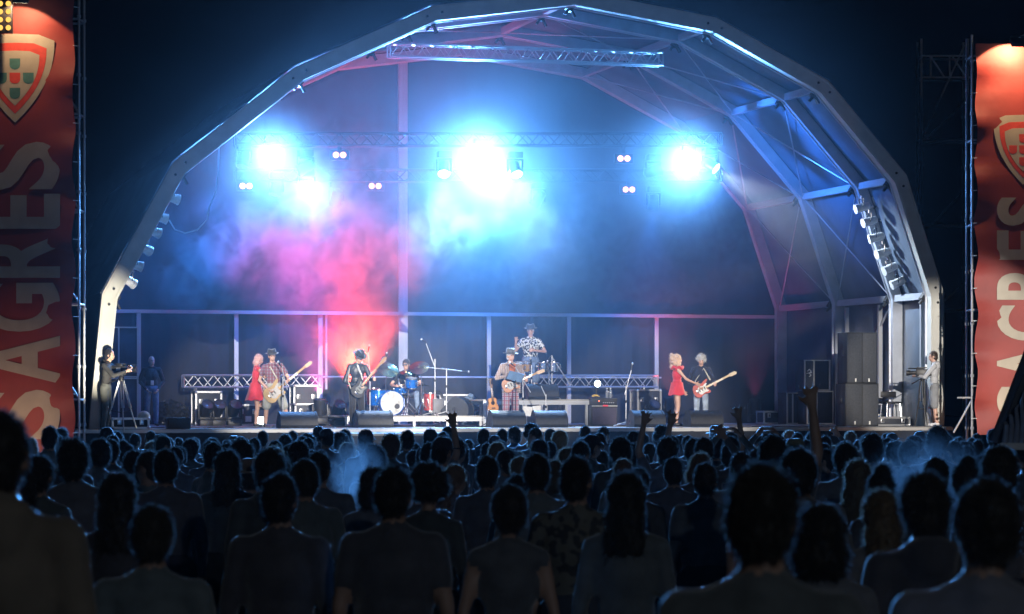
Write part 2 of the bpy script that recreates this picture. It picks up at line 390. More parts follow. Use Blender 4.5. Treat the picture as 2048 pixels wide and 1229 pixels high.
t_ = truss('low_truss', 'waist-high box truss standing along the black back wall on the left', sl(366, 763, 9.0), sl(640, 763, 9.0), 0.30, 14)
for k in (-0.45, 0.45):
    for dy in (-0.14, 0.14): bar(t_, 'leg', (k * 3.2, dy, -0.15), (k * 3.2, dy, -(sl(500, 763, 9.0)[2] - ZF)), 0.025, ALU)
t_ = truss('low_truss', 'waist-high box truss standing behind the percussion riser', sl(1060, 763, 9.0), sl(1312, 763, 9.0), 0.30, 14)
for k in (-0.45, 0.45):
    for dy in (-0.14, 0.14): bar(t_, 'leg', (k * 3.0, dy, -0.15), (k * 3.0, dy, -(sl(1200, 763, 9.0)[2] - ZF)), 0.025, ALU)

# ================================================================ stage lights
BLU = (0.04, 0.24, 1.0); CYA = (0.11, 0.39, 1.0); WARM = (1.0, 0.80, 0.58); COOL = (0.72, 0.86, 1.0)
LENS_W = glow('lens_white', (0.75, 0.92, 1.0), 14); LENS_B = glow('lens_hot', (0.5, 0.85, 1.0), 60); LENS_O = glow('lens_amber', (1.0, 0.45, 0.25), 2.6); LENS_Y = glow('lens_warm', (1.0, 0.86, 0.6), 5)
CAMP = Vector((0, 8, 1.5))
par_body = MB().lathe([(0.03, 0.30), (0.085, 0.27), (0.1, 0.16), (0.1, -0.02), (0.108, -0.02), (0.108, -0.05), (0.1, -0.05), (0.1, -0.08), (0.092, -0.08), (0.09, 0.1)], 18).mesh('can', POLISH)
par_ring = MB().lathe([(0.1, -0.075), (0.118, -0.075), (0.118, -0.1), (0.1, -0.1)], 18).mesh('gel_frame', POLISH)
par_yoke = MB().tube([(0.115, 0, 0.05), (0.125, 0.1, 0.1), (0.125, 0.2, 0.12), (-0.125, 0.2, 0.12), (-0.125, 0.1, 0.1), (-0.115, 0, 0.05)], 0.014, 6).cyl((0, 0.2, 0.12), (0, 0.28, 0.14), 0.02, n=8).mesh('yoke', CHROME)
def lens_mesh(r, mat): return MB().lathe([(0.0001, -0.012), (r * 0.6, -0.009), (r, 0.0)], 18).mesh('lens', mat)
par_lens = lens_mesh(0.09, LENS_Y); par_lens_off = lens_mesh(0.09, pm('dark_glass', (0.05, 0.06, 0.09), 0.1))
def par_can(pos, target, label, group, W, col=WARM, size=20):
    d = (target - pos).normalized(); t = thing('par_can', label, 'stage light', pos, q=d.to_track_quat('-Z', 'Y'), group=group)
    inst('can', par_body, t); inst('gel_frame', par_ring, t); inst('yoke', par_yoke, t); inst('lens', par_lens if W else par_lens_off, t, (0, 0, -0.06))
    if W: spot(t, (0, 0, -0.12), (0, 0, -1), W, col, size, 0.5, 0.08)
    return t
ords = ['topmost', 'second from top', 'third from top', 'fourth from top', 'second from bottom', 'lowest']
LP = [(350, 398), (326, 437), (312, 465), (294, 500), (276, 532), (262, 565)]
LT = [(1400, 2.5), (1380, 2.0), (1060, 3.0), (780, 4.0), (1020, 1.5), (545, 2.0)]
KEY = 500
for k, (x, y) in enumerate(LP):
    par_can(sw(*sl(x, y, 0.35)), sw(su(LT[k][0], LT[k][1]), LT[k][1], ZF + 1.2), 'chrome par can on the left arch leg, %s of six' % ords[k], 'par cans on the left arch', KEY * 1.1, (1.0, 0.9, 0.78))
RP = [(1718, 417), (1733, 445), (1746, 477), (1760, 508), (1774, 540), (1790, 568)]
RT = [(545, 2.0), (715, 1.5), (790, 4.0), (1020, 1.5), (1355, 1.5), (1400, 2.5)]
for k, (x, y) in enumerate(RP):
    par_can(sw(*sl(x, y, 2.0)), sw(su(RT[k][0], RT[k][1]), RT[k][1], ZF + 1.3), 'chrome par can on the right arch leg, %s of six' % ords[k], 'par cans on the right arch', KEY * 3.6, (1.0, 0.84, 0.6), 12)
m = MB()
for (x0, y0), (x1, y1) in zip(RP, RP[1:]): pass
bb = thing('lamp_bar', 'steel pipe on the right arch that the six par cans clamp to', 'pipe', sw(*sl(1745, 395, 2.3)))
o0 = Vector(sl(1745, 395, 2.3)); bar(bb, 'pipe', (0, 0, 0), Vector(sl(1820, 585, 2.3)) - o0, 0.03, ALU)
for x, y in RP: bar(bb, 'clamp', Vector(sl(x + 25, y - 4, 2.3)) - o0, Vector(sl(x + 31, y - 2, 2.2)) - o0, 0.045, BLACK)
bb = thing('lamp_bar', 'steel pipe on the left arch that the six par cans clamp to', 'pipe', sw(*sl(338, 385, 0.32)))
o0 = Vector(sl(338, 385, 0.32)); bar(bb, 'pipe', (0, 0, 0), Vector(sl(246, 570, 0.32)) - o0, 0.03, ALU)

mh_base = MB().box((0, 0, 0.33), (0.34, 0.3, 0.16), 0, bev=0.02).mesh('base', BLACK)
mh_yoke = MB().box((0, 0, 0.22), (0.36, 0.1, 0.06), 0, bev=0.01).box((-0.18, 0, 0.08), (0.05, 0.12, 0.32), 0, bev=0.015).box((0.18, 0, 0.08), (0.05, 0.12, 0.32), 0, bev=0.015).mesh('yoke', BLACK)
mh_head = MB().lathe([(0.06, 0.24), (0.12, 0.2), (0.14, 0.08), (0.145, -0.1), (0.155, -0.14), (0.155, -0.2), (0.135, -0.2), (0.12, -0.12)], 20).mesh('head', BLACK)
mh_lens = {k: lens_mesh(0.135, v) for k, v in (('hot', LENS_B), ('white', LENS_W), ('off', MATS['dark_glass']))}
def moving_head(pos, target, label, group, W=0, col=CYA, size=70, lens='hot', floor=False, blend=1.0, rad=0.12):
    t = thing('moving_head_light', label, 'stage light', pos, PHI, group)
    fl = -1 if floor else 1
    inst('base', mh_base, t, rot=(PI, 0, 0) if floor else (0, 0, 0)); inst('yoke', mh_yoke, t, rot=(PI, 0, 0) if floor else (0, 0, 0))
    d = (target - pos); d.rotate(Euler((0, 0, -PHI))); d.normalize(); q = d.to_track_quat('-Z', 'Y')
    h = inst('head', mh_head, t, rot=q); inst('lens', mh_lens[lens], h, (0, 0, -0.19))
    if W: spot(h, (0, 0, -0.22), (0, 0, -1), W, col, size, blend, rad)
    return t
GL = 4.4
HOT = [(542, 308, 4.5, 8500, 'blazing blue-white stage light at the left end of the front lighting truss'),
       (613, 374, 4.7, 5000, 'blazing blue-white stage light low at the left on the rear truss'),
       (960, 312, 4.5, 15000, 'blinding white stage light at the centre, upper of the close pair'),
       (985, 352, 8.0, 8000, 'blinding white stage light at the centre, lower of the close pair'),
       (1375, 322, 4.5, 11000, 'blazing blue-white stage light at the right end of the front lighting truss')]
for x, y, v, W, lab in HOT:
    p = sw(*sl(x, y, v)); moving_head(p, CAMP + Vector(((x - 1024) / 300, 18, 0)), lab, 'blazing stage lights', W * GL, CYA, 96)
SM = [(611, 335, 4.5, 'small white stage light just above the lower left blazing lamp'), (673, 396, 8.0, 'small white stage light low beside the left rear blazing lamp'),
      (888, 337, 4.5, 'small white stage light left of the blinding centre pair'), (1030, 338, 4.5, 'small white stage light right of the blinding centre pair'),
      (1076, 398, 8.0, 'small white stage light lowest right of the blinding centre pair'), (1306, 343, 4.5, 'small white stage light left of the right blazing lamp'),
      (1307, 405, 8.0, 'small white stage light below the right blazing lamp'), (1420, 330, 4.5, 'small stage light touching the right side of the right blazing lamp'),
      (487, 320, 4.5, 'unlit-looking lamp body at the far left end of the front lighting truss'), (553, 378, 8.0, 'dim lamp body at the left end of the rear lighting truss')]
SMA = [((-9, 6, 5.0), 5000, BLU, 95), ((-3, 10.2, 3.5), 2500, BLU, 80), ((-2, -0.5, ZF), 2600, COOL, 60), ((2, -0.5, ZF), 2600, COOL, 60), ((1, 10.2, 3.5), 2000, BLU, 80), ((10.0, 4, 9.0), 4500, BLU, 90), ((6, 9, 3.0), 2000, BLU, 80), ((9.6, 1.6, 5.2), 5000, COOL, 46), ((-7, 2, ZF), 0, BLU, 60), ((-6, 6, ZF), 0, BLU, 60)]
FLOORT = [(560, 3), (700, 4), (790, 4), (1040, 4), (1100, 4), (1360, 2), (1420, 3), (1500, 3), (420, 3), (480, 3)]
for k, (x, y, v, lab) in enumerate(SM):
    p = sw(*sl(x, y, v)); off = k >= 8
    aim, W_, c_, sz = SMA[k]
    moving_head(p, sw(*aim), lab, 'small stage lights', W_, c_, sz, 'off' if off else 'white')
bl_h = MB().box((0, 0, 0), (0.46, 0.16, 0.24), 0, bev=0.02).box((0, 0.06, 0.2), (0.1, 0.06, 0.2)).mesh('housing', BLACK)
bl_l = lens_mesh(0.075, LENS_O)
for x, y, v, lab in ((679, 311, 4.5, 'amber twin lamp on the front truss, between left and centre blazes'), (492, 373, 8.0, 'amber twin lamp lowest at the far left of the rear truss'), (750, 373, 8.0, 'amber twin lamp on the rear truss left of centre'),
                     (1247, 318, 4.5, 'amber twin lamp on the front truss right of centre'), (1257, 380, 8.0, 'amber twin lamp on the rear truss right of centre')):
    p = sw(*sl(x, y, v)); t = thing('twin_lamp', lab, 'stage light', p, PHI * 0.3, 'amber twin lamps')
    inst('housing', bl_h, t)
    for s in (-1, 1): inst('lens', bl_l, t, (s * 0.085, -0.09, 0), Vector((0, 1, 0)).to_track_quat('Z', 'Y'))
# floor fixtures: red and magenta uplights behind the band, and dark moving heads at rest
RED = (1.0, 0.05, 0.05)
for x, v, W, col, tg, lab in ((716, 7.2, 11000, (1.0, 0.045, 0.02), (706, 7.0, 6), 'red uplight on the floor behind the guitarist in black'), (1340, 8.6, 900, (1.0, 0.1, 0.1), (1335, 9.9, 6), 'dim red uplight on the floor behind the singer in red'),
                              (640, 5.4, 6500, (0.85, 0.08, 0.42), (610, 3.8, 9), 'magenta uplight on the floor left of the drum riser'), (1510, 9.0, 350, (0.9, 0.1, 0.3), (1500, 9.0, 8), 'faint magenta uplight on the floor at the back right corner')):
    p = sw(su(x, v), v, ZF + 0.45); moving_head(p, sw(su(tg[0], tg[1]), tg[1], ZF + tg[2]), lab, 'floor uplights', W, col, 84, 'off', True)
for x, y, v, lab in ((412, 835, 6.5, 'dark floor lamp in front of the tall flight case, left one'), (436, 835, 6.5, 'dark floor lamp in front of the tall flight case, right one'), (468, 833, 6.6, 'dark floor lamp just left of the woman in red with kicked-up leg'),
                  (643, 828, 6.0, 'dark floor lamp right of the low flight case'), (676, 832, 6.2, 'dark floor lamp beside the leg of the guitarist in black'), (1305, 828, 7.5, 'dark floor lamp in front of the pale-edged case on the right')):
    p = sw(su(x, v), v, ZF + 0.4); moving_head(p, sw(su(x + 40, v), v - 3, ZF + 3), lab, 'dark floor lamps', 0, lens='off', floor=True)
t = thing('floor_lamp', 'square white floor lamp glowing between the legs of the bassist and dancer', 'lamp', sw(su(520, 4.0), 4.0, ZF))
MB().box((0, 0.05, 0.13), (0.2, 0.1, 0.24), bev=0.01).build('housing', BLACK, t); MB().box((0, -0.005, 0.13), (0.17, 0.01, 0.2)).build('lens', glow('floor_white', (0.8, 0.95, 1), 6), t)
t = thing('round_lamp', 'round white lamp glowing below the low truss right of the riser', 'lamp', sw(su(1195, 8.4), 8.4, sl(1195, 768, 8.4)[2]))
MB().lathe([(0.05, 0.2), (0.1, 0.1), (0.11, 0.0), (0.1, 0.0), (0.08, 0.05)], 18, M=Matrix.Rotation(R(-90), 3, 'X').to_4x4()).build('housing', BLACK, t)
inst('lens', lens_mesh(0.085, LENS_W), t, (0, -0.01, 0), Vector((0, 1, 0)).to_track_quat('Z', 'Y')); bar(t, 'stand', (0, 0.1, 0), (0, 0.1, ZF - sl(1195, 768, 8.4)[2]), 0.02, BLACK)

# ================================================================ haze and smoke
def volume(name, mb_, dens, aniso, col=(0.9, 0.93, 1), noise=None, label=None):
    m = bpy.data.materials.new(name); m.use_nodes = True; nt = m.node_tree; N = nt.nodes; L = nt.links; N.clear()
    o = N.new('ShaderNodeOutputMaterial'); pv = N.new('ShaderNodeVolumePrincipled'); L.new(pv.outputs[0], o.inputs['Volume'])
    pv.inputs['Color'].default_value = tuple(col) + (1,); pv.inputs['Anisotropy'].default_value = aniso; pv.inputs['Density'].default_value = dens
    if noise: noise(N, L, pv, dens)
    ob = mb_.build(name, m, smooth=0); tag(ob, label, 'smoke' if label else None, kind='stuff'); return ob
def smoke_nodes(sc1, lo, hi, fall):
    def f(N, L, pv, dens):
        tc = N.new('ShaderNodeTexCoord'); nz = N.new('ShaderNodeTexNoise'); nz.inputs['Scale'].default_value = sc1; nz.inputs['Detail'].default_value = 3; nz.inputs['Roughness'].default_value = 0.55; nz.inputs['Distortion'].default_value = 0.6
        L.new(tc.outputs['Object'], nz.inputs['Vector'])
        mr = N.new('ShaderNodeMapRange'); mr.inputs['From Min'].default_value = lo; mr.inputs['From Max'].default_value = hi; L.new(nz.outputs['Fac'], mr.inputs['Value'])
        ln = N.new('ShaderNodeVectorMath'); ln.operation = 'LENGTH'
        dv = N.new('ShaderNodeVectorMath'); dv.operation = 'DIVIDE'; dv.inputs[1].default_value = fall; L.new(tc.outputs['Object'], dv.inputs[0]); L.new(dv.outputs[0], ln.inputs[0])
        m2 = N.new('ShaderNodeMapRange'); m2.interpolation_type = 'SMOOTHSTEP'; m2.inputs['From Min'].default_value = 1.0; m2.inputs['From Max'].default_value = 0.15; L.new(ln.outputs['Value'], m2.inputs['Value'])
        a = N.new('ShaderNodeMath'); a.operation = 'MULTIPLY'; L.new(mr.outputs[0], a.inputs[0]); L.new(m2.outputs[0], a.inputs[1])
        b = N.new('ShaderNodeMath'); b.operation = 'MULTIPLY'; b.inputs[1].default_value = dens; L.new(a.outputs[0], b.inputs[0]); L.new(b.outputs[0], pv.inputs['Density'])
    return f
def puff(label, px, py, v, rx, ry, rz_, dens, scale=0.6, lo=0.36, hi=0.72, aniso=0.2, world=None):
    c = sw(*sl(px, py, v)) if world is None else wp(px, py, world)
    o = volume('smoke_cloud', MB().ell((0, 0, 0), (rx, ry, rz_), 20, 12), dens, aniso, noise=smoke_nodes(scale, lo, hi, (rx, ry, rz_)), label=label)
    o.location = c; o.rotation_euler = (0, 0, PHI); return o
volume('haze', MB().box((0, 192.5, 14), (640, 445, 33)), 0.00005, 0.4)
hz = offset(AP, 0.42); m = MB(); n = len(hz); m.v = [(p[0], 2.2, p[1]) for p in hz] + [(p[0], 10.0, p[1]) for p in hz]
m.f = [tuple(range(n)), tuple(range(n, 2 * n))[::-1]] + [(i, i + n, (i + 1) % n + n, (i + 1) % n) for i in range(n)]; m.m = [0] * len(m.f)
o = volume('stage_haze', m, 0.017, 0.3, label='even blue haze filling the inside of the stage tent'); o.location = sw(0, 0, 0); o.rotation_euler = (0, 0, PHI)
o = volume('smoke_cloud', MB().ell((0, 0, 0), (12.5, 3.2, 6.8), 28, 16), 0.0018, 0.35, label='thin blue haze drifting out of the mouth of the stage tent'); o.location = sw(*sl(1000, 330, -2.6)); o.rotation_euler = (0, 0, PHI)
for x, y, v, rx, ry, rz_, dn, lab in ((470, 500, 5.5, 1.9, 1.5, 1.7, 0.55, 'billow of pale blue smoke at the far left over the dancer'), (610, 450, 5.5, 2.1, 1.6, 1.7, 0.6, 'bright violet billow of smoke under the left blazing lights'),
        (720, 500, 6.5, 1.9, 1.6, 1.9, 0.6, 'rosy violet billow of smoke above the red glow'), (850, 480, 6.0, 1.8, 1.5, 1.8, 0.45, 'torn blue wisp of smoke left under the centre lights'), (690, 330, 7.0, 1.7, 1.6, 1.6, 0.4, 'violet smoke rising between left and centre lights'),
        (400, 560, 6.0, 1.5, 1.4, 1.4, 0.5, 'low blue wisp of smoke over the flight cases on the left'), (590, 580, 6.5, 1.6, 1.4, 1.2, 0.4, 'low violet wisp of smoke above the bassist'),
        (1290, 560, 6.5, 2.3, 1.5, 1.5, 0.3, 'thin blue bank of smoke above the boom microphone on the right'), (1010, 570, 6.5, 2.0, 1.4, 1.3, 0.3, 'thin blue bank of smoke behind the hatted percussionist'),
        (1120, 470, 6.0, 2.6, 1.8, 1.9, 0.22, 'soft blue bank of smoke right under the centre lights'), (1420, 470, 5.5, 2.1, 1.6, 1.9, 0.4, 'blue bank of smoke under the right blazing light')):
    puff(lab, x, y, v, rx, ry, rz_, dn * 1.15, 1.2, 0.47, 0.62)
puff('thick red and orange smoke glowing behind the guitarist in black', 708, 685, 7.3, 1.9, 1.3, 1.45, 1.0, 1.0, 0.40, 0.66)
# ================================================================ figures
def V(*a): return Vector(a)
def remesh(prims, vox, it, name, mats):
    m = MB()
    for p in prims:
        if p[0] == 'c':
            _, a, b, r0, r1, mt = p; d = (b - a); L_ = max(d.length, 1e-4); q = d.to_track_quat('Z', 'Y').to_matrix().to_4x4(); q.translation = a
            prof = [(max(1e-4, r0 * math.sin(t)), -r0 * math.cos(t)) for t in (0, 0.5, 1.0, PI / 2)] + [(max(1e-4, r1 * math.sin(t)), L_ - r1 * math.cos(t)) for t in (PI / 2, PI - 1.0, PI - 0.5, PI)]
            m.lathe(prof, 12, M=q)
        else:
            _, c, r, mt, M = p; m.ell(c, r, 14, 9, M=M)
    me = bpy.data.meshes.new(name + '_raw'); me.from_pydata(m.v, [], m.f); o = bpy.data.objects.new(name + '_raw', me); COL.objects.link(o)
    md = o.modifiers.new('r', 'REMESH'); md.mode = 'VOXEL'; md.voxel_size = vox; md.use_smooth_shade = True
    ms = o.modifiers.new('s', 'SMOOTH'); ms.iterations = it; ms.factor = 0.5
    dg = bpy.context.evaluated_depsgraph_get(); ev = o.evaluated_get(dg)
    out = bpy.data.meshes.new_from_object(ev); out.name = name
    bpy.data.objects.remove(o); bpy.data.meshes.remove(me)
    out.materials.clear()
    for x in mats: out.materials.append(x)
    n = len(out.polygons); C = np.empty(n * 3); out.polygons.foreach_get('center', C); C = C.reshape(-1, 3)
    best = np.full(n, 1e9); idx = np.zeros(n, dtype=np.int32)
    for p in prims:
        if p[0] == 'c':
            a, b = np.array(p[1]), np.array(p[2]); ab = b - a; t = np.clip(((C - a) @ ab) / max(ab @ ab, 1e-9), 0, 1)
            d = np.linalg.norm(C - a - t[:, None] * ab, axis=1) - (p[3] + (p[4] - p[3]) * t); mt = p[5]
        else:
            q = C - np.array(p[1])
            if p[4] is not None: q = q @ np.array(p[4].to_3x3())
            r = np.array(p[2]); k = np.linalg.norm(q / r, axis=1); d = (k - 1) * r.min(); mt = p[3]
        s = d < best; best[s] = d[s]; idx[s] = mt
    out.polygons.foreach_set('material_index', idx); out.polygons.foreach_set('use_smooth', [True] * n); out.update()
    return out
def hand(pr, w, d, nrm, curl=0.3, spread=0.15, side=1, s=1.0, mt=0, fr=0.0105):
    d = d.normalized(); lat = d.cross(nrm).normalized(); nrm = lat.cross(d).normalized()
    for k in (-0.022, 0.0, 0.022): pr.append(('c', w + lat * k * 0.6 * s, w + d * 0.075 * s + lat * k * s, 0.017 * s, 0.017 * s, mt))
    for k, (o_, L_) in enumerate(((-0.034, 0.066), (-0.012, 0.080), (0.012, 0.074), (0.033, 0.056))):
        if side < 0: o_ = -o_
        b = w + d * 0.085 * s + lat * o_ * s; dd = (d + lat * o_ / 0.034 * spread).normalized()
        d1 = dd * math.cos(curl) + nrm * math.sin(curl); d2 = dd * math.cos(curl * 2.2) + nrm * math.sin(curl * 2.2)
        m1 = b + d1 * L_ * 0.55 * s; pr.append(('c', b, m1, fr * s, fr * 0.95 * s, mt)); pr.append(('c', m1, m1 + d2 * L_ * 0.5 * s, fr * 0.95 * s, fr * 0.8 * s, mt))
    tl = -lat * side; b = w + d * 0.025 * s + tl * 0.028 * s; d1 = (d * 0.65 + tl * 0.75 + nrm * curl * 0.5).normalized(); m1 = b + d1 * 0.042 * s
    pr.append(('c', b, m1, fr * 1.35 * s, fr * 1.1 * s, mt)); pr.append(('c', m1, m1 + (d1 + d * 0.4).normalized() * 0.034 * s, fr * 1.1 * s, fr * 0.9 * s, mt))
def figure(h=1.75, fat=1.0, female=False, bend=0.0, side=0.0, arms=None, legs=None, head=(0, 0), sleeve='short', leg='long', hands=True, curls=(0.5, 0.5), hood=False, bust=0.0, nrm=(None, None), eyes=True):
    # faces -y, feet at the origin; materials 0 skin 1 top 2 bottoms 3 shoes 4 eyes
    s = h / 1.75; pr = []; pel = V(0, 0, 0.95)
    T = Matrix.Translation(pel) @ Matrix.Rotation(bend, 4, 'X') @ Matrix.Rotation(side, 4, 'Y') @ Matrix.Translation(-pel)
    up = lambda *a: (T @ V(*a)) * s
    RT = T.to_3x3().to_4x4(); f = fat
    E = lambda c, r, mt, M=None: pr.append(('e', c, tuple(x * s for x in r), mt, M))
    Cn = lambda a, b, r0, r1, mt: pr.append(('c', a, b, r0 * s, r1 * s, mt))
    sh = 0.165 if female else 0.19
    E(up(0, 0.01, 0.95), ((0.175 if female else 0.165) * f, 0.12 * f, 0.12), 2, RT)
    E(up(0, 0, 1.09), ((0.125 if female else 0.15) * f, 0.105 * f, 0.16), 1, RT)
    E(up(0, 0, 1.27), ((0.145 if female else 0.178) * f, 0.115 * f, 0.19), 1, RT)
    if bust: E(up(-0.07, -0.085, 1.27), (0.065, 0.06, 0.065), 1, RT); E(up(0.07, -0.085, 1.27), (0.065, 0.06, 0.065), 1, RT)
    Cn(up(-sh + 0.02, 0.01, 1.405), up(sh - 0.02, 0.01, 1.405), 0.062, 0.062, 1)
    Cn(up(-0.10, 0.015, 1.43), up(0, 0.0, 1.48), 0.05, 0.05, 1); Cn(up(0.10, 0.015, 1.43), up(0, 0, 1.48), 0.05, 0.05, 1)
    E(up(0, 0.02, 1.465), (0.078, 0.066, 0.045), 1, RT)
    Cn(up(0, 0.0, 1.50), up(0, -0.005, 1.57), 0.055 if not female else 0.046, 0.052 if not female else 0.044, 0)
    if hood: E(up(0, 0.07, 1.47), (0.12, 0.075, 0.06), 1, RT); E(up(0, 0.09, 1.41), (0.10, 0.06, 0.08), 1, RT)
    hp = up(0, -0.015, 1.56); HM = RT @ Matrix.Rotation(head[0], 4, 'Z') @ Matrix.Rotation(head[1], 4, 'X')
    hd = lambda *a: hp + (HM @ (V(*a) * s))
    E(hd(0, 0.005, 0.085), (0.074, 0.094, 0.105), 0, HM); E(hd(0, -0.035, 0.03), (0.058, 0.062, 0.068), 0, HM)
    E(hd(0, -0.092, 0.055), (0.013, 0.02, 0.026), 0, HM); E(hd(0, -0.088, 0.012), (0.026, 0.014, 0.011), 0, HM)
    for k in (-1, 1):
        E(hd(k * 0.078, 0.012, 0.06), (0.012, 0.022, 0.032), 0, HM)
        if eyes: E(hd(k * 0.03, -0.083, 0.082), (0.013, 0.012, 0.008), 4, HM)
    arms = arms or {}
    for i, k in ((0, -1), (1, 1)):
        S = up(k * sh, 0.01, 1.405); el, wr = arms.get(k, (V(k * (sh + 0.06), 0.03, 1.11), V(k * (sh + 0.06), -0.04, 0.86))); el, wr = el * s, wr * s
        slong = 1 if sleeve == 'long' else 0; thick = 1.22 if sleeve == 'long' else 1.0; ff = 0.85 if female else 1.0
        mid = S.lerp(el, 0.55)
        if sleeve == 'none': Cn(S, el, 0.05 * ff, 0.038 * ff, 0)
        elif sleeve == 'short': Cn(S, mid, 0.062 * ff, 0.06 * ff, 1); Cn(mid, el, 0.045 * ff, 0.039 * ff, 0)
        else: Cn(S, el, 0.064 * ff, 0.052 * ff, 1)
        Cn(el, wr.lerp(el, 0.12 if slong else 0.0), 0.04 * ff * thick, 0.028 * ff * thick, slong)
        if slong: Cn(wr.lerp(el, 0.1), wr, 0.029 * ff, 0.027 * ff, 0)
        nn = nrm[i] if nrm[i] is not None else V(-k, -0.35, 0)
        if hands: hand(pr, wr, (wr - el), nn, curls[i], 0.2 if curls[i] > 0.2 else 0.55, k, s * (0.92 if female else 1.0))
        else: Cn(wr, wr + (wr - el).normalized() * 0.1 * s, 0.036, 0.028, 0)
    legs = legs or {}
    for k in (-1, 1):
        H = V(k * 0.092, 0.01, 0.92) * s; kn, an = legs.get(k, (V(k * 0.11, -0.015, 0.5), V(k * 0.115, 0.03, 0.09))); kn, an = kn * s, an * s
        ff = f * (0.94 if female else 1.0)
        if leg == 'long': Cn(H, kn, 0.098 * ff, 0.075 * ff, 2); Cn(kn, an + (kn - an).normalized() * 0.02, 0.075 * ff, 0.062 * ff, 2)
        elif leg == 'shorts': Cn(H, kn, 0.105 * ff, 0.098 * ff, 2); Cn(kn + (H - kn) * 0.0, an, 0.055 * ff, 0.04, 0); E((kn * 0.45 + an * 0.55), (0.053, 0.056, 0.09), 0)
        else: Cn(H, kn, 0.085 * ff, 0.056, 0); Cn(kn, an, 0.054, 0.036, 0); E(kn * 0.62 + an * 0.38 + V(0, 0.01, 0) * s, (0.05, 0.055, 0.1), 0)
        dn = (an - kn).normalized(); fw = V(0, -1, 0) if dn.z < -0.5 else V(0, -0.3, -1).normalized()
        Cn(an + V(0, 0.02, -0.03) * s, an + (fw * 0.14 + V(k * 0.03, 0, -0.05)) * s, 0.042, 0.036, 3)
    return pr, hp, HM, s
def hair_mesh(kind, mat, female=False, fuzz=900, seed=1, length=0.03):
    E = []; a = lambda c, r: E.append(('e', V(*c), r, 0, None))
    if kind in ('short', 'crop'):
        k = 1.0 if kind == 'short' else 0.955
        a((0, 0.018, 0.098), (0.083 * k, 0.098 * k, 0.106 * k)); a((0, 0.05, 0.04), (0.073 * k, 0.06 * k, 0.07))
    elif kind == 'thick': a((0, 0.015, 0.1), (0.094, 0.106, 0.116)); a((0, 0.05, 0.03), (0.084, 0.066, 0.085))
    elif kind == 'long':
        a((0, 0.018, 0.1), (0.09, 0.102, 0.108)); a((0, 0.06, -0.02), (0.098, 0.065, 0.15)); a((0, 0.075, -0.15), (0.105, 0.055, 0.14)); a((0.05, 0.075, -0.24), (0.05, 0.04, 0.1)); a((-0.05, 0.075, -0.22), (0.05, 0.04, 0.1))
    elif kind == 'bob':
        a((0, 0.018, 0.1), (0.093, 0.104, 0.108)); a((0, 0.04, 0.0), (0.11, 0.085, 0.1))
    elif kind == 'pony':
        a((0, 0.018, 0.098), (0.083, 0.098, 0.104)); a((0, 0.12, 0.1), (0.035, 0.04, 0.035)); a((0, 0.14, 0.0), (0.032, 0.035, 0.11)); a((0, 0.05, 0.05), (0.073, 0.06, 0.06))
    elif kind == 'bun':
        a((0, 0.018, 0.098), (0.084, 0.099, 0.104)); a((0, 0.07, 0.2), (0.05, 0.05, 0.045)); a((0, 0.05, 0.05), (0.073, 0.06, 0.06))
    elif kind == 'curly':
        rr = random.Random(seed); a((0, 0.02, 0.11), (0.098, 0.108, 0.11))
        for q in range(46):
            th, ph = rr.uniform(0, 2 * PI), rr.uniform(-0.5, 1.5); d = V(math.cos(th) * math.cos(ph), math.sin(th) * math.cos(ph), math.sin(ph))
            if d.y < -0.35 and d.z < 0.55: continue
            p = V(0, 0.02, 0.1) + V(d.x * 0.1, d.y * 0.105, d.z * 0.11); a(p, (0.034,) * 3)
    elif kind == 'wavy':
        rr = random.Random(seed); a((0, 0.018, 0.11), (0.105, 0.112, 0.115))
        for q in range(60):
            th = rr.uniform(-0.5, PI + 0.5); z = rr.uniform(-0.14, 0.17); rad = 0.118 + 0.05 * rr.random()
            a((rad * math.cos(th) * 0.95, 0.02 + rad * max(-0.35, math.sin(th)) * 0.9, z + 0.03), (lambda q_: (q_, q_, q_ * 1.2))(rr.uniform(0.03, 0.05)))
    me = remesh(E, 0.0105, 3, 'hair', [mat])
    rr = random.Random(seed); np.random.seed(seed)
    n = len(me.vertices); co = np.empty(n * 3); me.vertices.foreach_get('co', co); co = co.reshape(-1, 3); no = np.empty(n * 3); me.vertices.foreach_get('normal', no); no = no.reshape(-1, 3)
    co += no * (np.sin(co[:, :1] * 90 + seed) * np.sin(co[:, 2:3] * 40) * 0.0035 + np.random.uniform(-0.0025, 0.0025, (n, 1)))
    me.vertices.foreach_set('co', co.ravel()); me.update()
    if fuzz:
        bm = bmesh.new(); bm.from_mesh(me); bm.verts.ensure_lookup_table()
        for q in range(fuzz):
            i = rr.randrange(n); p = V(*co[i]); nn = V(*no[i]); d = (nn * rr.uniform(0.15, 0.9) + V(rr.uniform(-.5, .5), rr.uniform(-.2, .6), rr.uniform(-1.1, 0.35))).normalized()
            t = d.orthogonal().normalized() * 0.0022; L_ = length * rr.uniform(0.5, 1.2)
            a0, a1, a2 = bm.verts.new(p + t), bm.verts.new(p - t), bm.verts.new(p + d * L_ + nn * 0.004); bm.faces.new((a0, a1, a2))
        bm.to_mesh(me); bm.free(); me.polygons.foreach_set('use_smooth', [True] * len(me.polygons)); me.update()
    return me
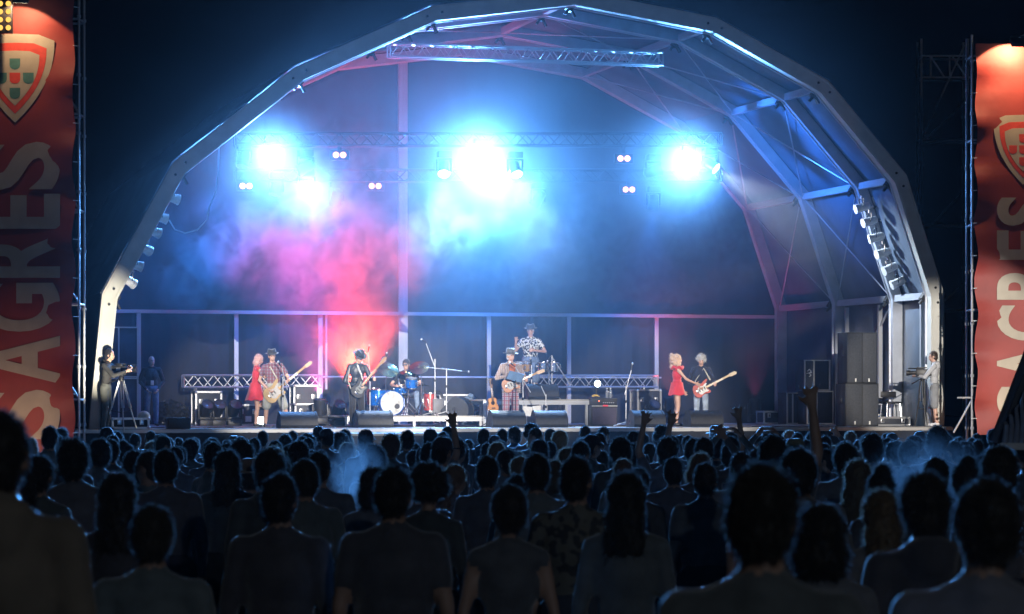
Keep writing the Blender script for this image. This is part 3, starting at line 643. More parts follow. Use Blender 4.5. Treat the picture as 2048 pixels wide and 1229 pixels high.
def hatmesh(mat, band, brim=0.15, hgt=0.11):
    m = MB().lathe([(0.0001, hgt - 0.012), (0.05, hgt), (0.082, hgt - 0.005), (0.092, hgt - 0.03), (0.098, 0.02), (0.10, 0.0), (brim, -0.006), (brim + 0.006, 0.004), (brim, 0.006), (0.10, 0.006)], 22)
    m.v = [(x * 0.92, y * 1.08, z - (0.018 if z > hgt - 0.02 and abs(x) < 0.04 else 0) + (0.02 * (abs(x) / brim) ** 2 if math.hypot(x, y) > 0.11 else 0)) for x, y, z in m.v]
    c = m.mesh('hat', mat); b = MB().lathe([(0.1005, 0.006), (0.1015, 0.03), (0.0965, 0.03)], 22); b.v = [(x * 0.925, y * 1.085, z) for x, y, z in b.v]
    return c, b.mesh('hat_band', band)
EYE = pm('eye_dark', (0.02, 0.018, 0.015), 0.3)
SHOE = pm('dark_shoe', (0.03, 0.028, 0.026), 0.5)
SKINS = pm('stage_skin', (0.60, 0.36, 0.27), 0.45, 0, 0.08, 14)
def performer(label, u, v, z, rz, mats, vox=0.0115, hair=None, hat=None, cat='person', **kw):
    pr, hp, HM, s = figure(**kw)
    me = remesh(pr, vox, 4, 'body', mats)
    o = bpy.data.objects.new('person', me); COL.objects.link(o); o.location = sw(u, v, z); o.rotation_euler = (0, 0, PHI + rz); tag(o, label, cat)
    if hair is not None:
        hh = inst('hair', hair, o, hp); hh.rotation_euler = HM.to_euler(); hh.scale = (s, s, s)
    if hat is not None:
        c = inst('hat', hat[0], o, hp + HM @ (V(0, 0.01, 0.122) * s), HM.to_euler(), (s * 1.13, s * 1.13, s * 1.13)); b = inst('hat_band', hat[1], c)
    return o, hp, HM, s
# ================================================================ stage furniture
CASE = pm('case_panel', (0.03, 0.035, 0.05), 0.55, 0, 0.2, 10)
PAPER = pm('white_paper', (0.75, 0.75, 0.72), 0.8)
def flight_case(label, px, v, wd, hg, dp, z=ZF, tagp=False, rz=0.0, group='flight cases'):
    t = thing('flight_case', label, 'flight case', sw(su(px, v), v, z), PHI + rz, group)
    MB().box((0, 0, hg / 2 + 0.01), (wd, dp, hg - 0.02), bev=0.008).build('panel', CASE, t)
    X, Y, Z = wd / 2, dp / 2, hg; e = 0.022
    for y in (-Y, Y):
        for z0 in (0.02, Z): beam(t, 'edge', (-X, y, z0), (X, y, z0), e * 2, e * 2, ALU)
        for x in (-X, X): beam(t, 'edge', (x, y, 0.042), (x, y, Z - 0.022), e * 2, e * 2, ALU)
    for x in (-X, X):
        for z0 in (0.02, Z): beam(t, 'edge', (x, -Y + e, z0), (x, Y - e, z0), e * 2, e * 2, ALU)
        for y in (-Y, Y):
            for z0 in (0.03, Z - 0.01): MB().ell((x, y, z0), (0.04, 0.04, 0.04), 8, 6).build('corner', ALU, t)
    for x in (-X * 0.62, X * 0.62):
        for z0 in ((Z * 0.68,) if hg < 0.6 else (Z * 0.72, Z * 0.2)):
            lt = MB().box((x, -Y - 0.006, z0), (0.09, 0.012, 0.12), bev=0.004).build('latch', ALU, t); MB().box((x, -Y - 0.016, z0), (0.04, 0.012, 0.06)).build('latch_handle', CHROME, lt)
    if tagp: MB().box((X * 0.05, -Y - 0.004, Z * 0.32), (wd * 0.3, 0.004, 0.14)).build('paper_tag', PAPER, t)
    return t
flight_case('tall flight case with pale edges behind the dark floor lamps', 413, 7.5, 0.62, 0.82, 0.6)
flight_case('wide low flight case with a white paper tag left of the guitarist in black', 617, 7.0, 0.78, 0.52, 0.6, tagp=True)
flight_case('low flight case behind the woman in red with kicked-up leg', 492, 7.2, 0.5, 0.5, 0.5, tagp=True)
flight_case('flight case with pale edges behind the right-hand boom microphone', 1291, 8.0, 0.62, 0.88, 0.6)
flight_case('flight case standing behind the drum riser under the boom stand', 905, 8.2, 0.8, 0.75, 0.6)
flight_case('black road case lying flat on stage near the tall speaker stack', 1777, 1.6, 0.86, 0.2, 0.5)
flight_case('long low case on the floor at the back right', 1548, 7.5, 0.75, 0.32, 0.5)
flight_case('flat rack case by the feet of the camera operator', 258, 0.2, 0.78, 0.22, 0.5)
flight_case('dark amplifier rack behind the wide low flight case', 608, 8.0, 0.6, 0.98, 0.5)

def wedge(label, px, v, wd=0.78, s=1.0, z=ZF, rz=0.0, lit=BLKW):
    t = thing('monitor_wedge', label, 'monitor speaker', sw(su(px, v), v, z), PHI + rz, 'monitor wedges')
    prof = [(-0.26, 0.0), (-0.29, 0.07), (-0.285, 0.17), (-0.25, 0.25), (-0.19, 0.315), (-0.11, 0.36), (-0.02, 0.385), (0.04, 0.37), (0.28, 0.12), (0.28, 0.0)]
    M = Matrix.Rotation(PI / 2, 4, 'Z')
    MB().prism([(y * s, z_ * s) for y, z_ in prof], -wd / 2 + 0.02, wd / 2 - 0.02, M=Matrix(((0, 1, 0, 0), (1, 0, 0, 0), (0, 0, 1, 0), (0, 0, 0, 1)))).build('cabinet', BLKW, t, 25)
    for k in (-1, 1):
        ep = MB().prism([(y * s * 1.03, max(0, z_) * s * 1.03) for y, z_ in prof], k * wd / 2 - 0.02, k * wd / 2 + 0.02, M=Matrix(((0, 1, 0, 0), (1, 0, 0, 0), (0, 0, 1, 0), (0, 0, 0, 1)))).build('end_panel', BLKW, t, 25)
        MB().lathe([(0.06, 0), (0.06, 0.006), (0.05, 0.006), (0.045, -0.002)], 16, M=Matrix.Translation((k * (wd / 2 + 0.021), 0, 0.13 * s)) @ Matrix.Rotation(k * PI / 2, 4, 'Y')).build('handle', BLACK, ep)
    MB().box((0, 0.165 * s, 0.252 * s), (wd * 0.9, 0.32 * s, 0.012), 0, (-0.805, 0, 0)).build('grille', pm('steel_mesh', (0.06, 0.06, 0.065), 0.5, 0.5), t)
    pts = [(-0.07, -0.004), (-0.045, 0.012), (-0.02, 0.0), (0.0, -0.014), (0.02, 0.0), (0.045, 0.012), (0.07, -0.004)]
    MB().tube([(x * s, -0.258 * s - 0.01, 0.27 * s + y * 1.4) for x, y in pts], 0.006, 6).build('emblem', BLACK, t)
    return t
wedge('monitor wedge at the feet of the bassist in the plaid shirt', 594, 0.3, 0.8, 0.95)
wedge('monitor wedge at the feet of the guitarist in black', 746, 1.0, 0.78)
wedge('monitor wedge at the feet of the singer in plaid trousers, left of two', 1012, 0.3, 0.75)
wedge('monitor wedge with end panel showing, right of two in the centre', 1097, 0.3, 0.72)
wedge('monitor wedge at the feet of the woman in red, left of the pair', 1292, 0.3, 0.72)
wedge('monitor wedge in front of the grey-haired guitarist', 1406, 0.6, 0.76)

def riser(label, x0, x1, v0, v1, z, nleg, skirt=0.10):
    u0, u1 = su(x0, v0), su(x1, v0); t = thing('riser', label, 'platform', sw((u0 + u1) / 2, v0, ZF)); W_ = (u1 - u0); hh = z - ZF
    k = max(1, round(W_ / 2)); 
    for i in range(k):
        MB().box((-W_ / 2 + W_ * (i + 0.5) / k, (v1 - v0) / 2, hh - 0.02), (W_ / k - 0.01, v1 - v0, 0.04), bev=0.004).build('deck_board', pm('riser_ply', (0.34, 0.33, 0.30), 0.6), t)
    for y in (0.0, v1 - v0): beam(t, 'edge_rail', (-W_ / 2, y, hh - 0.08), (W_ / 2, y, hh - 0.08), 0.05, skirt, ALU)
    for i in range(nleg):
        x = -W_ / 2 + 0.05 + (W_ - 0.1) * i / (nleg - 1)
        for y in (0.02, v1 - v0 - 0.02): beam(t, 'leg', (x, y + 0.03, 0), (x, y + 0.03, hh - 0.06), 0.06, 0.06, ALU)
    return t
DZ = sl(820, 832, 3.4)[2]; PZ = sl(1070, 799, 3.2)[2]
riser('low drum riser with pale edge and short legs', 690, 966, 3.4, 6.2, DZ, 5)
riser('waist-high percussion riser with pale legs behind the singer', 966, 1178, 3.2, 5.4, PZ, 6)
for x0, x1, lab in ((612, 742, 'flat black low platform at the stage edge, left one'), (742, 872, 'flat black low platform at the stage edge, right one')):
    t = thing('low_platform', lab, 'platform', sw(su((x0 + x1) / 2, -0.45), -0.45, gz(60)), PHI, 'low platforms at the stage edge')
    W_ = su(x1, -0.45) - su(x0, -0.45); top = ZF - 0.09 - gz(60)
    MB().box((0, -0.75, top - 0.03), (W_ - 0.02, 1.1, 0.06), bev=0.01).build('top', pm('pale_ply', (0.34, 0.34, 0.33), 0.6), t); MB().box((0, -0.75, (top - 0.06) / 2), (W_ - 0.06, 1.04, top - 0.06)).build('base', BLACK, t)

# ---------------- speakers
def tall_speaker(label, px, v, z, wd, hg, dp, lights=True):
    t = thing('speaker_cabinet', label, 'speaker', sw(su(px, v), v, z), PHI - R(6), 'side-fill speakers')
    MB().box((0, dp / 2, hg / 2), (wd, dp, hg), bev=0.015).build('cabinet', BLKW, t)
    for k in (-1, 1): MB().box((k * wd / 4, -0.012, hg / 2), (wd / 2 - 0.03, 0.02, hg - 0.06), bev=0.008).build('grille', pm('speaker_cloth', (0.045, 0.05, 0.06), 0.7, 0, 0.2, 30), t)
    for k in (-1, 1): MB().box((k * wd / 4.5, -0.03, 0.08), (0.035, 0.02, 0.08), bev=0.005).build('label_plate', PAPER, t)
    for k in (-1, 1): MB().box((k * wd / 2, dp * 0.5, hg * 0.6), (0.02, 0.2, 0.12), bev=0.005).build('handle', BLACK, t)
    return t
tall_speaker('dark lower cabinet of the tall side speaker stack', 1724, 1.2, ZF, 0.82, 1.02, 0.8)
tall_speaker('dark upper cabinet of the tall side speaker stack', 1724, 1.2, ZF + 1.02, 0.74, 1.22, 0.8)
def frame_case(label, px, v, z, wd, hg):
    t = thing('speaker_case', label, 'speaker', sw(su(px, v), v, z), PHI, 'framed speakers at the back right')
    MB().box((0, 0.3, hg / 2), (wd, 0.6, hg - 0.01), bev=0.01).build('cabinet', CASE, t)
    for x in (-wd / 2 + 0.02, -wd * 0.12, wd / 2 - 0.02): beam(t, 'edge', (x, -0.01, 0.03), (x, -0.01, hg - 0.03), 0.035, 0.03, ALUD)
    for z0 in (0.02, hg - 0.02): beam(t, 'edge', (-wd / 2, -0.012, z0), (wd / 2, -0.012, z0), 0.035, 0.03, ALUD)
    return t
s1 = frame_case('framed black speaker with a small white squiggle, upper of the back right stack', 1634, 6.0, ZF + 0.86, 0.72, 0.8)
MB().tube([(-0.27, -0.02, 0.5), (-0.22, -0.02, 0.55), (-0.17, -0.02, 0.5), (-0.22, -0.02, 0.45), (-0.17, -0.02, 0.4), (-0.22, -0.02, 0.36)], 0.013, 6).tube([(-0.3, -0.02, 0.44), (-0.15, -0.02, 0.47)], 0.012, 6).build('squiggle_mark', PAPER, s1)
frame_case('framed black speaker, lower of the back right stack', 1640, 6.0, ZF, 0.75, 0.86)
frame_case('narrow framed black speaker left of the back right stack', 1589, 6.6, ZF, 0.45, 0.82)
frame_case('tall framed black speaker behind the camera operator on the left', 245, 5.0, ZF, 0.75, 1.15)
frame_case('tall framed black speaker stacked above another behind the left camera operator', 245, 5.0, ZF + 1.15, 0.75, 1.2)

# ---------------- guitar amp with things on it
t = thing('guitar_amp', 'black guitar amplifier with a red badge and pilot light', 'amplifier', sw(su(1209, 3.0), 3.0, ZF))
MB().box((0, 0.15, 0.24), (0.66, 0.3, 0.48), bev=0.02).build('speaker_box', BLKW, t); MB().box((0, 0.15, 0.58), (0.66, 0.26, 0.19), bev=0.02).build('head', BLKW, t)
MB().box((0, -0.005, 0.24), (0.6, 0.012, 0.4)).build('grille', pm('amp_cloth', (0.06, 0.05, 0.08), 0.8, 0, 0.3, 60), t)
MB().box((0, -0.008, 0.482), (0.64, 0.012, 0.014)).build('trim', PAPER, t); MB().box((0.02, -0.016, 0.488), (0.13, 0.012, 0.035), bev=0.004).build('badge', glow('red_badge', (1, 0.12, 0.14), 0.9), t)
MB().ell((-0.13, 0.015, 0.6), (0.014, 0.01, 0.014), 10, 6).build('pilot_light', glow('pilot', (1, 0.15, 0.05), 6), t)
for k in range(6): MB().cyl((-0.02 + k * 0.05, 0.02, 0.56), (-0.02 + k * 0.05, 0.0, 0.56), 0.012, n=8).build('knob', ALU, t)
for k, zz in ((-0.28, 0.25), (-0.28, 0.16)): pass
bn = MB()
for k in range(4):
    pts = [(-0.09 + 0.18 * a, 0.02 * k, 0.028 + 0.03 * math.sin(PI * a) + 0.004 * k) for a in (0, 0.25, 0.5, 0.75, 1)]
    bn.tube(pts, [0.006, 0.016, 0.018, 0.016, 0.007], 7)
o = bn.build('banana_bunch', pm('banana_skin', (0.85, 0.55, 0.1), 0.5), loc=sw(su(1192, 3.1), 3.1, ZF + 0.675), rot=(0, 0, PHI)); tag(o, 'yellow curved bunch of fruit lying on the guitar amplifier', 'fruit')
for k, x in ((0, 1214), (1, 1221)):
    t = thing('water_bottle', 'clear water bottle on the guitar amplifier, %s of two' % ('left' if k == 0 else 'right'), 'bottle', sw(su(x, 3.12), 3.12, ZF + 0.675), PHI, 'bottles on the amplifier')
    MB().lathe([(0.034, 0), (0.036, 0.02), (0.033, 0.08), (0.036, 0.14), (0.03, 0.17), (0.014, 0.2), (0.013, 0.22)], 14).build('bottle_body', pm('clear_plastic', (0.8, 0.88, 0.95), 0.1, trans=0.8, var=0), t); MB().cyl((0, 0, 0.22), (0, 0, 0.24), 0.016, n=10).build('bottle_cap', PAPER, t)

# ---------------- microphone stands
def mic_stand(label, px, v, z, h, boom=None, micdir=(-0.4, -0.3, 0.5), group='microphone stands', mat=STEEL):
    t = thing('microphone_stand', label, 'microphone stand', sw(su(px, v), v, z), PHI, group)
    for k in range(3):
        a = 2 * PI * k / 3 + 0.5; bar(t, 'foot', (0, 0, 0.1), (0.3 * math.cos(a), 0.3 * math.sin(a), 0.012), 0.012, mat, 6)
    bar(t, 'pole', (0, 0, 0.05), (0, 0, h), 0.013, mat, 8); MB().lathe([(0.02, -0.03), (0.026, 0), (0.02, 0.03)], 10, M=Matrix.Translation((0, 0, h * 0.62))).build('collar', BLACK, t)
    if boom: bar(t, 'boom', boom[0], boom[1], 0.011, mat, 8); e = Vector(boom[1])
    else: e = Vector((0, 0, h))
    d = Vector(micdir).normalized(); m_ = MB().cyl(e, e + d * 0.14, 0.011, 0.018, 10).build('microphone', BLACK, t); MB().ell(e + d * 0.165, (0.027, 0.027, 0.03), 12, 8).build('grille_ball', ALU, m_)
    return t
mic_stand('boom microphone stand right of the bassist, mic high at its left', 566, 1.4, ZF, 1.15, ((0.1, 0, 0.85), (-0.03, 0, 1.36)), (-0.3, -0.2, 0.4))
mic_stand('boom microphone stand behind the guitarist in black, boom pointing up right', 726, 2.6, ZF, 1.2, ((0.0, 0, 1.1), (0.55, 0, 1.55)), (0.1, 0, 1))
mic_stand('overhead microphone stand between the two crash cymbals', 870, 4.0, DZ, 1.35, ((0.02, 0, 1.1), (-0.22, 0, 1.72)), (-0.5, -0.2, 0.4))
mic_stand('boom stand right of the drums with a long near-level boom', 893, 3.7, DZ, 1.12, ((-0.5, 0, 1.15), (0.38, 0, 1.06)), (1, 0, -0.1))
mic_stand('boom microphone stand angled over the timbales on the percussion riser', 1104, 3.6, PZ, 1.05, ((0.45, 0, 0.35), (-0.02, 0, 1.05)), (-0.4, 0, -0.6))
mic_stand('straight microphone stand in front of the percussionist', 1063, 3.5, PZ, 0.82, None, (-0.2, -0.2, 1))
mic_stand('long diagonal boom microphone stand left of the woman in red', 1252, 1.8, ZF, 0.95, ((-0.03, 0, 0.75), (0.13, 0, 1.32)), (0.2, 0, 1))
mic_stand('microphone stand in front of the singer in the plaid jacket', 1046, 0.9, ZF, 1.05, ((0.18, 0, 0.8), (-0.18, -0.0, 1.38)), (-0.7, 0, 0.5))
mic_stand('short bent microphone stand between the two centre wedges', 1092, 0.8, ZF, 0.75, ((0, 0, 0.7), (-0.12, 0, 0.95)), (-1, 0, 0.3))
mic_stand('microphone stand between the guitarist in black and the drums', 740, 3.9, DZ, 0.95, ((0, 0, 0.95), (-0.05, 0, 1.5)), (0.2, 0, 1))

# ---------------- drums
DBLUE = pm('drum_blue', (0.01, 0.14, 0.55), 0.2, 0.3, 0.35, 25, coat=0.6); HEADW = pm('drum_head', (0.82, 0.82, 0.80), 0.6, 0, 0.04)
DRED = pm('drum_red', (0.35, 0.05, 0.04), 0.3, 0.2, 0.4, 22, coat=0.5); BRASS = pm('cymbal_brass', (0.55, 0.45, 0.22), 0.22, 1.0, 0.15, 9)
def drum(name, label, px, v, z, r, dp, tilt, mat, cat='drum', z_is_center=True, legs=0, logo=False, ztop=True):
    q = Quaternion((0, 0, 1), PHI) @ Quaternion((1, 0, 0), tilt)
    t = thing(name, label, cat, sw(su(px, v), v, z), q=q)
    n = 28; sh = MB()
    sh.lathe([(r, -dp / 2), (r, dp / 2), (r - 0.01, dp / 2), (r - 0.01, -dp / 2)], n).build('shell', mat, t)
    for s in (-1, 1):
        MB().lathe([(0.0001, 0.0), (r - 0.004, 0.0)], n, M=Matrix.Translation((0, 0, s * (dp / 2 + 0.006)))).build('drum_head', HEADW, t)
        MB().lathe([(r - 0.006, -0.012), (r + 0.014, -0.012), (r + 0.014, 0.014), (r - 0.002, 0.014), (r - 0.006, -0.012)], n, M=Matrix.Translation((0, 0, s * (dp / 2 + 0.002)))).build('hoop', CHROME if not logo else mat, t)
    for k in range(8 if r > 0.2 else 6):
        a = 2 * PI * k / (8 if r > 0.2 else 6); MB().box((0, 0, 0), (0.022, 0.022, dp * 0.5), bev=0.005).build('lug', CHROME, t, loc=((r + 0.012) * math.cos(a), (r + 0.012) * math.sin(a), 0), rot=(0, 0, a))
    if legs:
        qi = q.inverted()
        for k in range(3):
            a = 2 * PI * k / 3 + 0.4; p0 = Vector((r * math.cos(a), r * math.sin(a), dp * 0.2)); bar(t, 'leg', p0, p0 - Vector((0, 0, legs)), 0.009, CHROME, 6)
    return t
bd = drum('bass_drum', 'bass drum with a big white front head and blue shell', 780, 3.9, DZ + 0.30, 0.285, 0.42, R(90), DBLUE, logo=True)
MB().lathe([(0.045, 0), (0.062, 0.002), (0.062, 0.004), (0.045, 0.004)], 20, M=Matrix.Translation((0.12, -0.08, 0.219))).build('vent_ring', BLACK, bd)
MB().lathe([(0.0001, 0), (0.045, 0.0)], 20, M=Matrix.Translation((0.12, -0.08, 0.2185))).build('vent_hole', BLACK, bd)
for s in (-1, 1): bar(bd, 'spur', (s * 0.27, -0.02, 0.1), (s * 0.42, -0.3, 0.15), 0.011, CHROME, 6)
drum('floor_tom', 'blue floor tom standing left of the bass drum', 757, 4.2, DZ + 0.42, 0.2, 0.38, 0, DBLUE, legs=0.5)
drum('rack_tom', 'blue rack tom above the right side of the bass drum', 823, 4.1, DZ + 0.78, 0.14, 0.22, R(12), DBLUE)
drum('snare_drum', 'chrome-hooped snare drum beside the drummer', 803, 4.6, DZ + 0.62, 0.17, 0.14, R(8), DBLUE, legs=0.55)
drum('floor_tom', 'red sparkle floor tom right of the bass drum', 860, 4.2, DZ + 0.32, 0.15, 0.42, 0, DRED, legs=0.3)
drum('floor_tom', 'dark red drum left of the kit behind the guitarist in black', 747, 4.8, DZ + 0.45, 0.16, 0.4, 0, DRED, legs=0.45)
def cymbal(label, px, py, v, r, tilt, z0=DZ, dx=0.0):
    zc = sl(px, py, v)[2]; t = thing('cymbal_stand', label, 'cymbal', sw(su(px, v), v, z0), PHI, 'cymbals'); h = zc - z0
    MB().lathe([(r, -0.028), (r * 0.6, -0.006), (0.045, 0.008), (0.035, 0.028), (0.008, 0.035), (0.008, 0.028), (0.033, 0.02), (0.045, 0.002), (r * 0.6, -0.011), (r, -0.031)], 30, M=Matrix.Translation((0, 0, h)) @ Matrix.Rotation(tilt[0], 4, 'X') @ Matrix.Rotation(tilt[1], 4, 'Y')).build('cymbal', BRASS, t)
    bar(t, 'pole', (dx, 0, 0.3), (dx, 0, h - 0.3), 0.013, CHROME); bar(t, 'arm', (dx, 0, h - 0.3), (0, 0, h + 0.06), 0.01, CHROME)
    for k in range(3):
        a = 2 * PI * k / 3; bar(t, 'foot', (dx, 0, 0.32), (dx + 0.28 * math.cos(a), 0.28 * math.sin(a), 0.012), 0.011, CHROME, 6)
    return t
cymbal('brass ride cymbal tilted toward us left of the drummer', 776, 738, 4.1, 0.27, (R(42), R(6)), dx=-0.05)
cymbal('brass crash cymbal tilted over the rack tom right of the drummer', 838, 734, 4.1, 0.24, (R(38), R(-16)), dx=0.06)
cymbal('small splash cymbal in front of the drummer', 813, 745, 4.3, 0.15, (R(20), 0), dx=0.05)
cymbal('hi-hat cymbal on its stand right of the drummer', 846, 770, 4.4, 0.17, (0, 0))
t = thing('drum_stool', 'black round drum stool under the drummer', 'stool', sw(su(812, 5.0), 5.0, DZ))
MB().lathe([(0.0001, 0.5), (0.15, 0.5), (0.17, 0.48), (0.17, 0.44), (0.15, 0.42), (0.03, 0.42), (0.025, 0.2)], 18).build('seat', BLACK, t)
for k in range(3): a = 2 * PI * k / 3; bar(t, 'leg', (0, 0, 0.24), (0.25 * math.cos(a), 0.25 * math.sin(a), 0.012), 0.012, CHROME, 6)
# side drum-fill monitor: on riser, turned
t = wedge('big grey monitor wedge on the drum riser turned sideways with round port', 915, 3.9, 0.5, 1.15, DZ, R(60))
wedge('monitor wedge standing on top of the percussion riser', 1081, 3.35, 0.72, 0.95, PZ)
t = thing('round_topped_box', 'grey round-topped box at the right end of the drum riser', 'box', sw(su(876, 4.0), 4.0, DZ))
MB().box((0, 0.1, 0.2), (0.24, 0.24, 0.4), bev=0.02).build('lower_box', pm('grey_box', (0.12, 0.12, 0.13), 0.6), t); MB().tube([(0.13 * math.cos(a), 0.1, 0.42 + 0.15 * math.sin(a)) for a in [PI * k / 10 for k in range(11)]], 0.035, 8).build('hoop_handle', BLACK, t)
# timbales and bongos
for k, (x, lab) in enumerate(((1087, 'chrome timbale drum on the percussion riser, left one'), (1108, 'chrome timbale drum on the percussion riser, right one'))):
    drum('timbale', lab, x, 4.0, PZ + 0.78, 0.15 - 0.01 * k, 0.17, R(8), CHROME, legs=0.0)
ts = thing('timbale_stand', 'thin chrome tripod under the timbales', 'stand', sw(su(1098, 4.0), 4.0, PZ))
bar(ts, 'pole', (0, 0, 0.2), (0, 0, 0.7), 0.014, CHROME)
for k in range(3): a = 2 * PI * k / 3; bar(ts, 'leg', (0, 0, 0.32), (0.3 * math.cos(a), 0.3 * math.sin(a), 0.012), 0.011, CHROME, 6)
bar(ts, 'cross_arm', (-0.2, 0, 0.69), (0.2, 0, 0.69), 0.012, CHROME)
for k, (x, r_, lab) in enumerate(((1040, 0.12, 'wooden bongo drum with white head, left one'), (1053, 0.105, 'wooden bongo drum with white head, right one'))):
    drum('bongo', lab, x, 3.9, PZ + 0.78, r_, 0.2, R(14), pm('bongo_wood', (0.4, 0.25, 0.12), 0.4), legs=0.0)
bs = thing('bongo_stand', 'thin chrome stand under the bongos', 'stand', sw(su(1047, 3.9), 3.9, PZ)); bar(bs, 'pole', (0, 0, 0.15), (0, 0, 0.68), 0.014, CHROME); bar(bs, 'cross_arm', (-0.1, 0, 0.67), (0.1, 0, 0.67), 0.012, CHROME)
for k in range(3): a = 2 * PI * k / 3 + 1; bar(bs, 'leg', (0, 0, 0.3), (0.28 * math.cos(a), 0.28 * math.sin(a), 0.012), 0.011, CHROME, 6)

# ---------------- guitars
def smooth_outline(P, n=2):
    for _ in range(n):
        Q = []
        for i in range(len(P)):
            a, b = P[i], P[(i + 1) % len(P)]; Q += [(a[0] * .75 + b[0] * .25, a[1] * .75 + b[1] * .25), (a[0] * .25 + b[0] * .75, a[1] * .25 + b[1] * .75)]
        P = Q
    return P
STRAT = smooth_outline([(-.21, 0), (-.2, .1), (-.13, .165), (-.04, .14), (.04, .12), (.11, .155), (.2, .175), (.22, .14), (.14, .09), (.12, .04), (.12, -.04), (.15, -.08), (.18, -.13), (.12, -.155), (.04, -.12), (-.04, -.135), (-.12, -.16), (-.2, -.1)])
ACOU = smooth_outline([(-.24, 0), (-.23, .12), (-.15, .19), (-.05, .165), (.02, .12), (.09, .13), (.17, .14), (.215, .08), (.22, 0), (.215, -.08), (.17, -.14), (.09, -.13), (.02, -.12), (-.05, -.165), (-.15, -.19), (-.23, -.12)])
def guitar(name, label, loc, rz, ang, body, pick, neckc, scale=1.0, necklen=0.62, acoustic=False, strap=None, thick=0.045, pitch=0.0):
    q = Quaternion((0, 0, 1), rz) @ Quaternion((1, 0, 0), pitch) @ Quaternion((0, 1, 0), -ang)
    t = thing(name, label, 'guitar', loc, q=q); S = scale
    th = 0.1 if acoustic else thick
    MB().prism([(x * S, z * S) for x, z in (ACOU if acoustic else STRAT)], -th / 2, th / 2).build('body', body, t, 40)
    nb = MB().box(((0.1 + necklen / 2) * S, -th / 2 - 0.006, 0), (necklen * S, 0.025, 0.05), bev=0.006).build('neck', neckc, t)
    for k in range(10): MB().box(((0.14 + necklen * (1 - 0.94 ** (k * 1.2)) * 1.0) * S + 0.1, -th / 2 - 0.02, 0), (0.004, 0.004, 0.048)).build('fret', ALU, nb)
    hx = (0.1 + necklen) * S
    hs = MB().prism([(hx - 0.01, -0.03), (hx + 0.03, -0.045), (hx + 0.16, -0.05), (hx + 0.19, -0.01), (hx + 0.15, 0.03), (hx + 0.03, 0.035), (hx - 0.01, 0.03)], -th / 2 - 0.014, -th / 2 + 0.006).build('headstock', neckc, t, 40)
    for k in range(4 if scale > 1.05 else 6): MB().cyl((hx + 0.02 + k * 0.024, -th / 2, 0.03), (hx + 0.02 + k * 0.024, -th / 2, 0.06), 0.008, n=8).build('tuning_peg', CHROME, hs)
    if acoustic:
        MB().lathe([(0.0001, 0), (0.048, 0)], 18, M=Matrix.Translation((0.05 * S, -th / 2 - 0.002, 0)) @ Matrix.Rotation(R(90), 4, 'X')).build('sound_hole', BLACK, t)
    else:
        MB().prism([(x * S * 0.62 + 0.03, z * S * 0.62 - 0.015) for x, z in STRAT], -th / 2 - 0.004, -th / 2 - 0.0005).build('pickguard', pick, t, 40)
        for k in range(2 if scale > 1.05 else 3): MB().box(((-0.06 + k * 0.065) * S, -th / 2 - 0.009, 0), (0.022, 0.008, 0.08), bev=0.003).build('pickup', BLKW, t)
    MB().box((-0.12 * S, -th / 2 - 0.009, 0), (0.03, 0.012, 0.085), bev=0.003).build('bridge', CHROME if not acoustic else BLACK, t)
    if strap: MB().tube(strap, 0.022, 8, flat=0.25).build('strap', pm('strap_pale', (0.5, 0.48, 0.4), 0.7), t)
    return t
# ================================================================ performers and crew
HB = pm('hair_brown', (0.05, 0.03, 0.02), 0.45, 0, 0.3, 40, sheen=0.3, transl=0.2); HG = pm('hair_grey', (0.5, 0.5, 0.5), 0.5, 0, 0.2, 40, sheen=0.5, transl=0.2); HBL = pm('hair_blonde', (0.72, 0.5, 0.36), 0.45, 0, 0.2, 40, sheen=0.5, transl=0.2)
FELT = pm('black_felt', (0.025, 0.027, 0.032), 0.8, sheen=0.4); FELTG = pm('grey_felt', (0.12, 0.13, 0.14), 0.8, sheen=0.4); BAND = pm('hat_ribbon', (0.01, 0.01, 0.012), 0.5); BANDG = pm('hat_ribbon_grey', (0.05, 0.055, 0.06), 0.5)
hat_b = hatmesh(FELT, BAND, 0.15, 0.115); hat_g = hatmesh(FELTG, BANDG, 0.16, 0.12); hat_s = hatmesh(FELT, BANDG, 0.145, 0.11)
hs_short = hair_mesh('short', HB, seed=3, length=0.02); hs_grey = hair_mesh('short', HG, seed=4, length=0.015); hs_curl = hair_mesh('curly', HG, seed=5, length=0.04); hs_wavy = hair_mesh('wavy', HBL, seed=6, length=0.05); hs_pink = hair_mesh('bob', pm('hair_pink', (0.72, 0.42, 0.38), 0.45, 0, 0.2, 40, sheen=0.5), seed=7, length=0.04)
REDC = pm('red_cloth', (0.62, 0.035, 0.05), 0.75, 0, 0.12, 8, bump=0.3, bscale=20, sheen=0.3)
JEAN = pm('blue_denim', (0.16, 0.22, 0.34), 0.85, 0, 0.25, 14, bump=0.2, bscale=50); PJEAN = pm('pale_denim', (0.33, 0.40, 0.50), 0.85, 0, 0.3, 10, bump=0.3, bscale=30)
PSH = plaid('plaid_shirt', (0.10, 0.05, 0.09), (0.45, 0.40, 0.42), (0.22, 0.05, 0.07), 9.0)
PTR = plaid('plaid_trousers', (0.55, 0.52, 0.58), (0.08, 0.07, 0.16), (0.35, 0.08, 0.12), 6.5)
PJK = plaid('plaid_jacket', (0.34, 0.27, 0.24), (0.5, 0.43, 0.38), (0.2, 0.14, 0.12), 14.0)
BLC = pm('black_cotton', (0.018, 0.018, 0.02), 0.85, 0, 0.2, 10, bump=0.2, bscale=30, sheen=0.2); BLJ = pm('black_jacket', (0.03, 0.035, 0.045), 0.45, 0, 0.25, 10, bump=0.3, bscale=18)
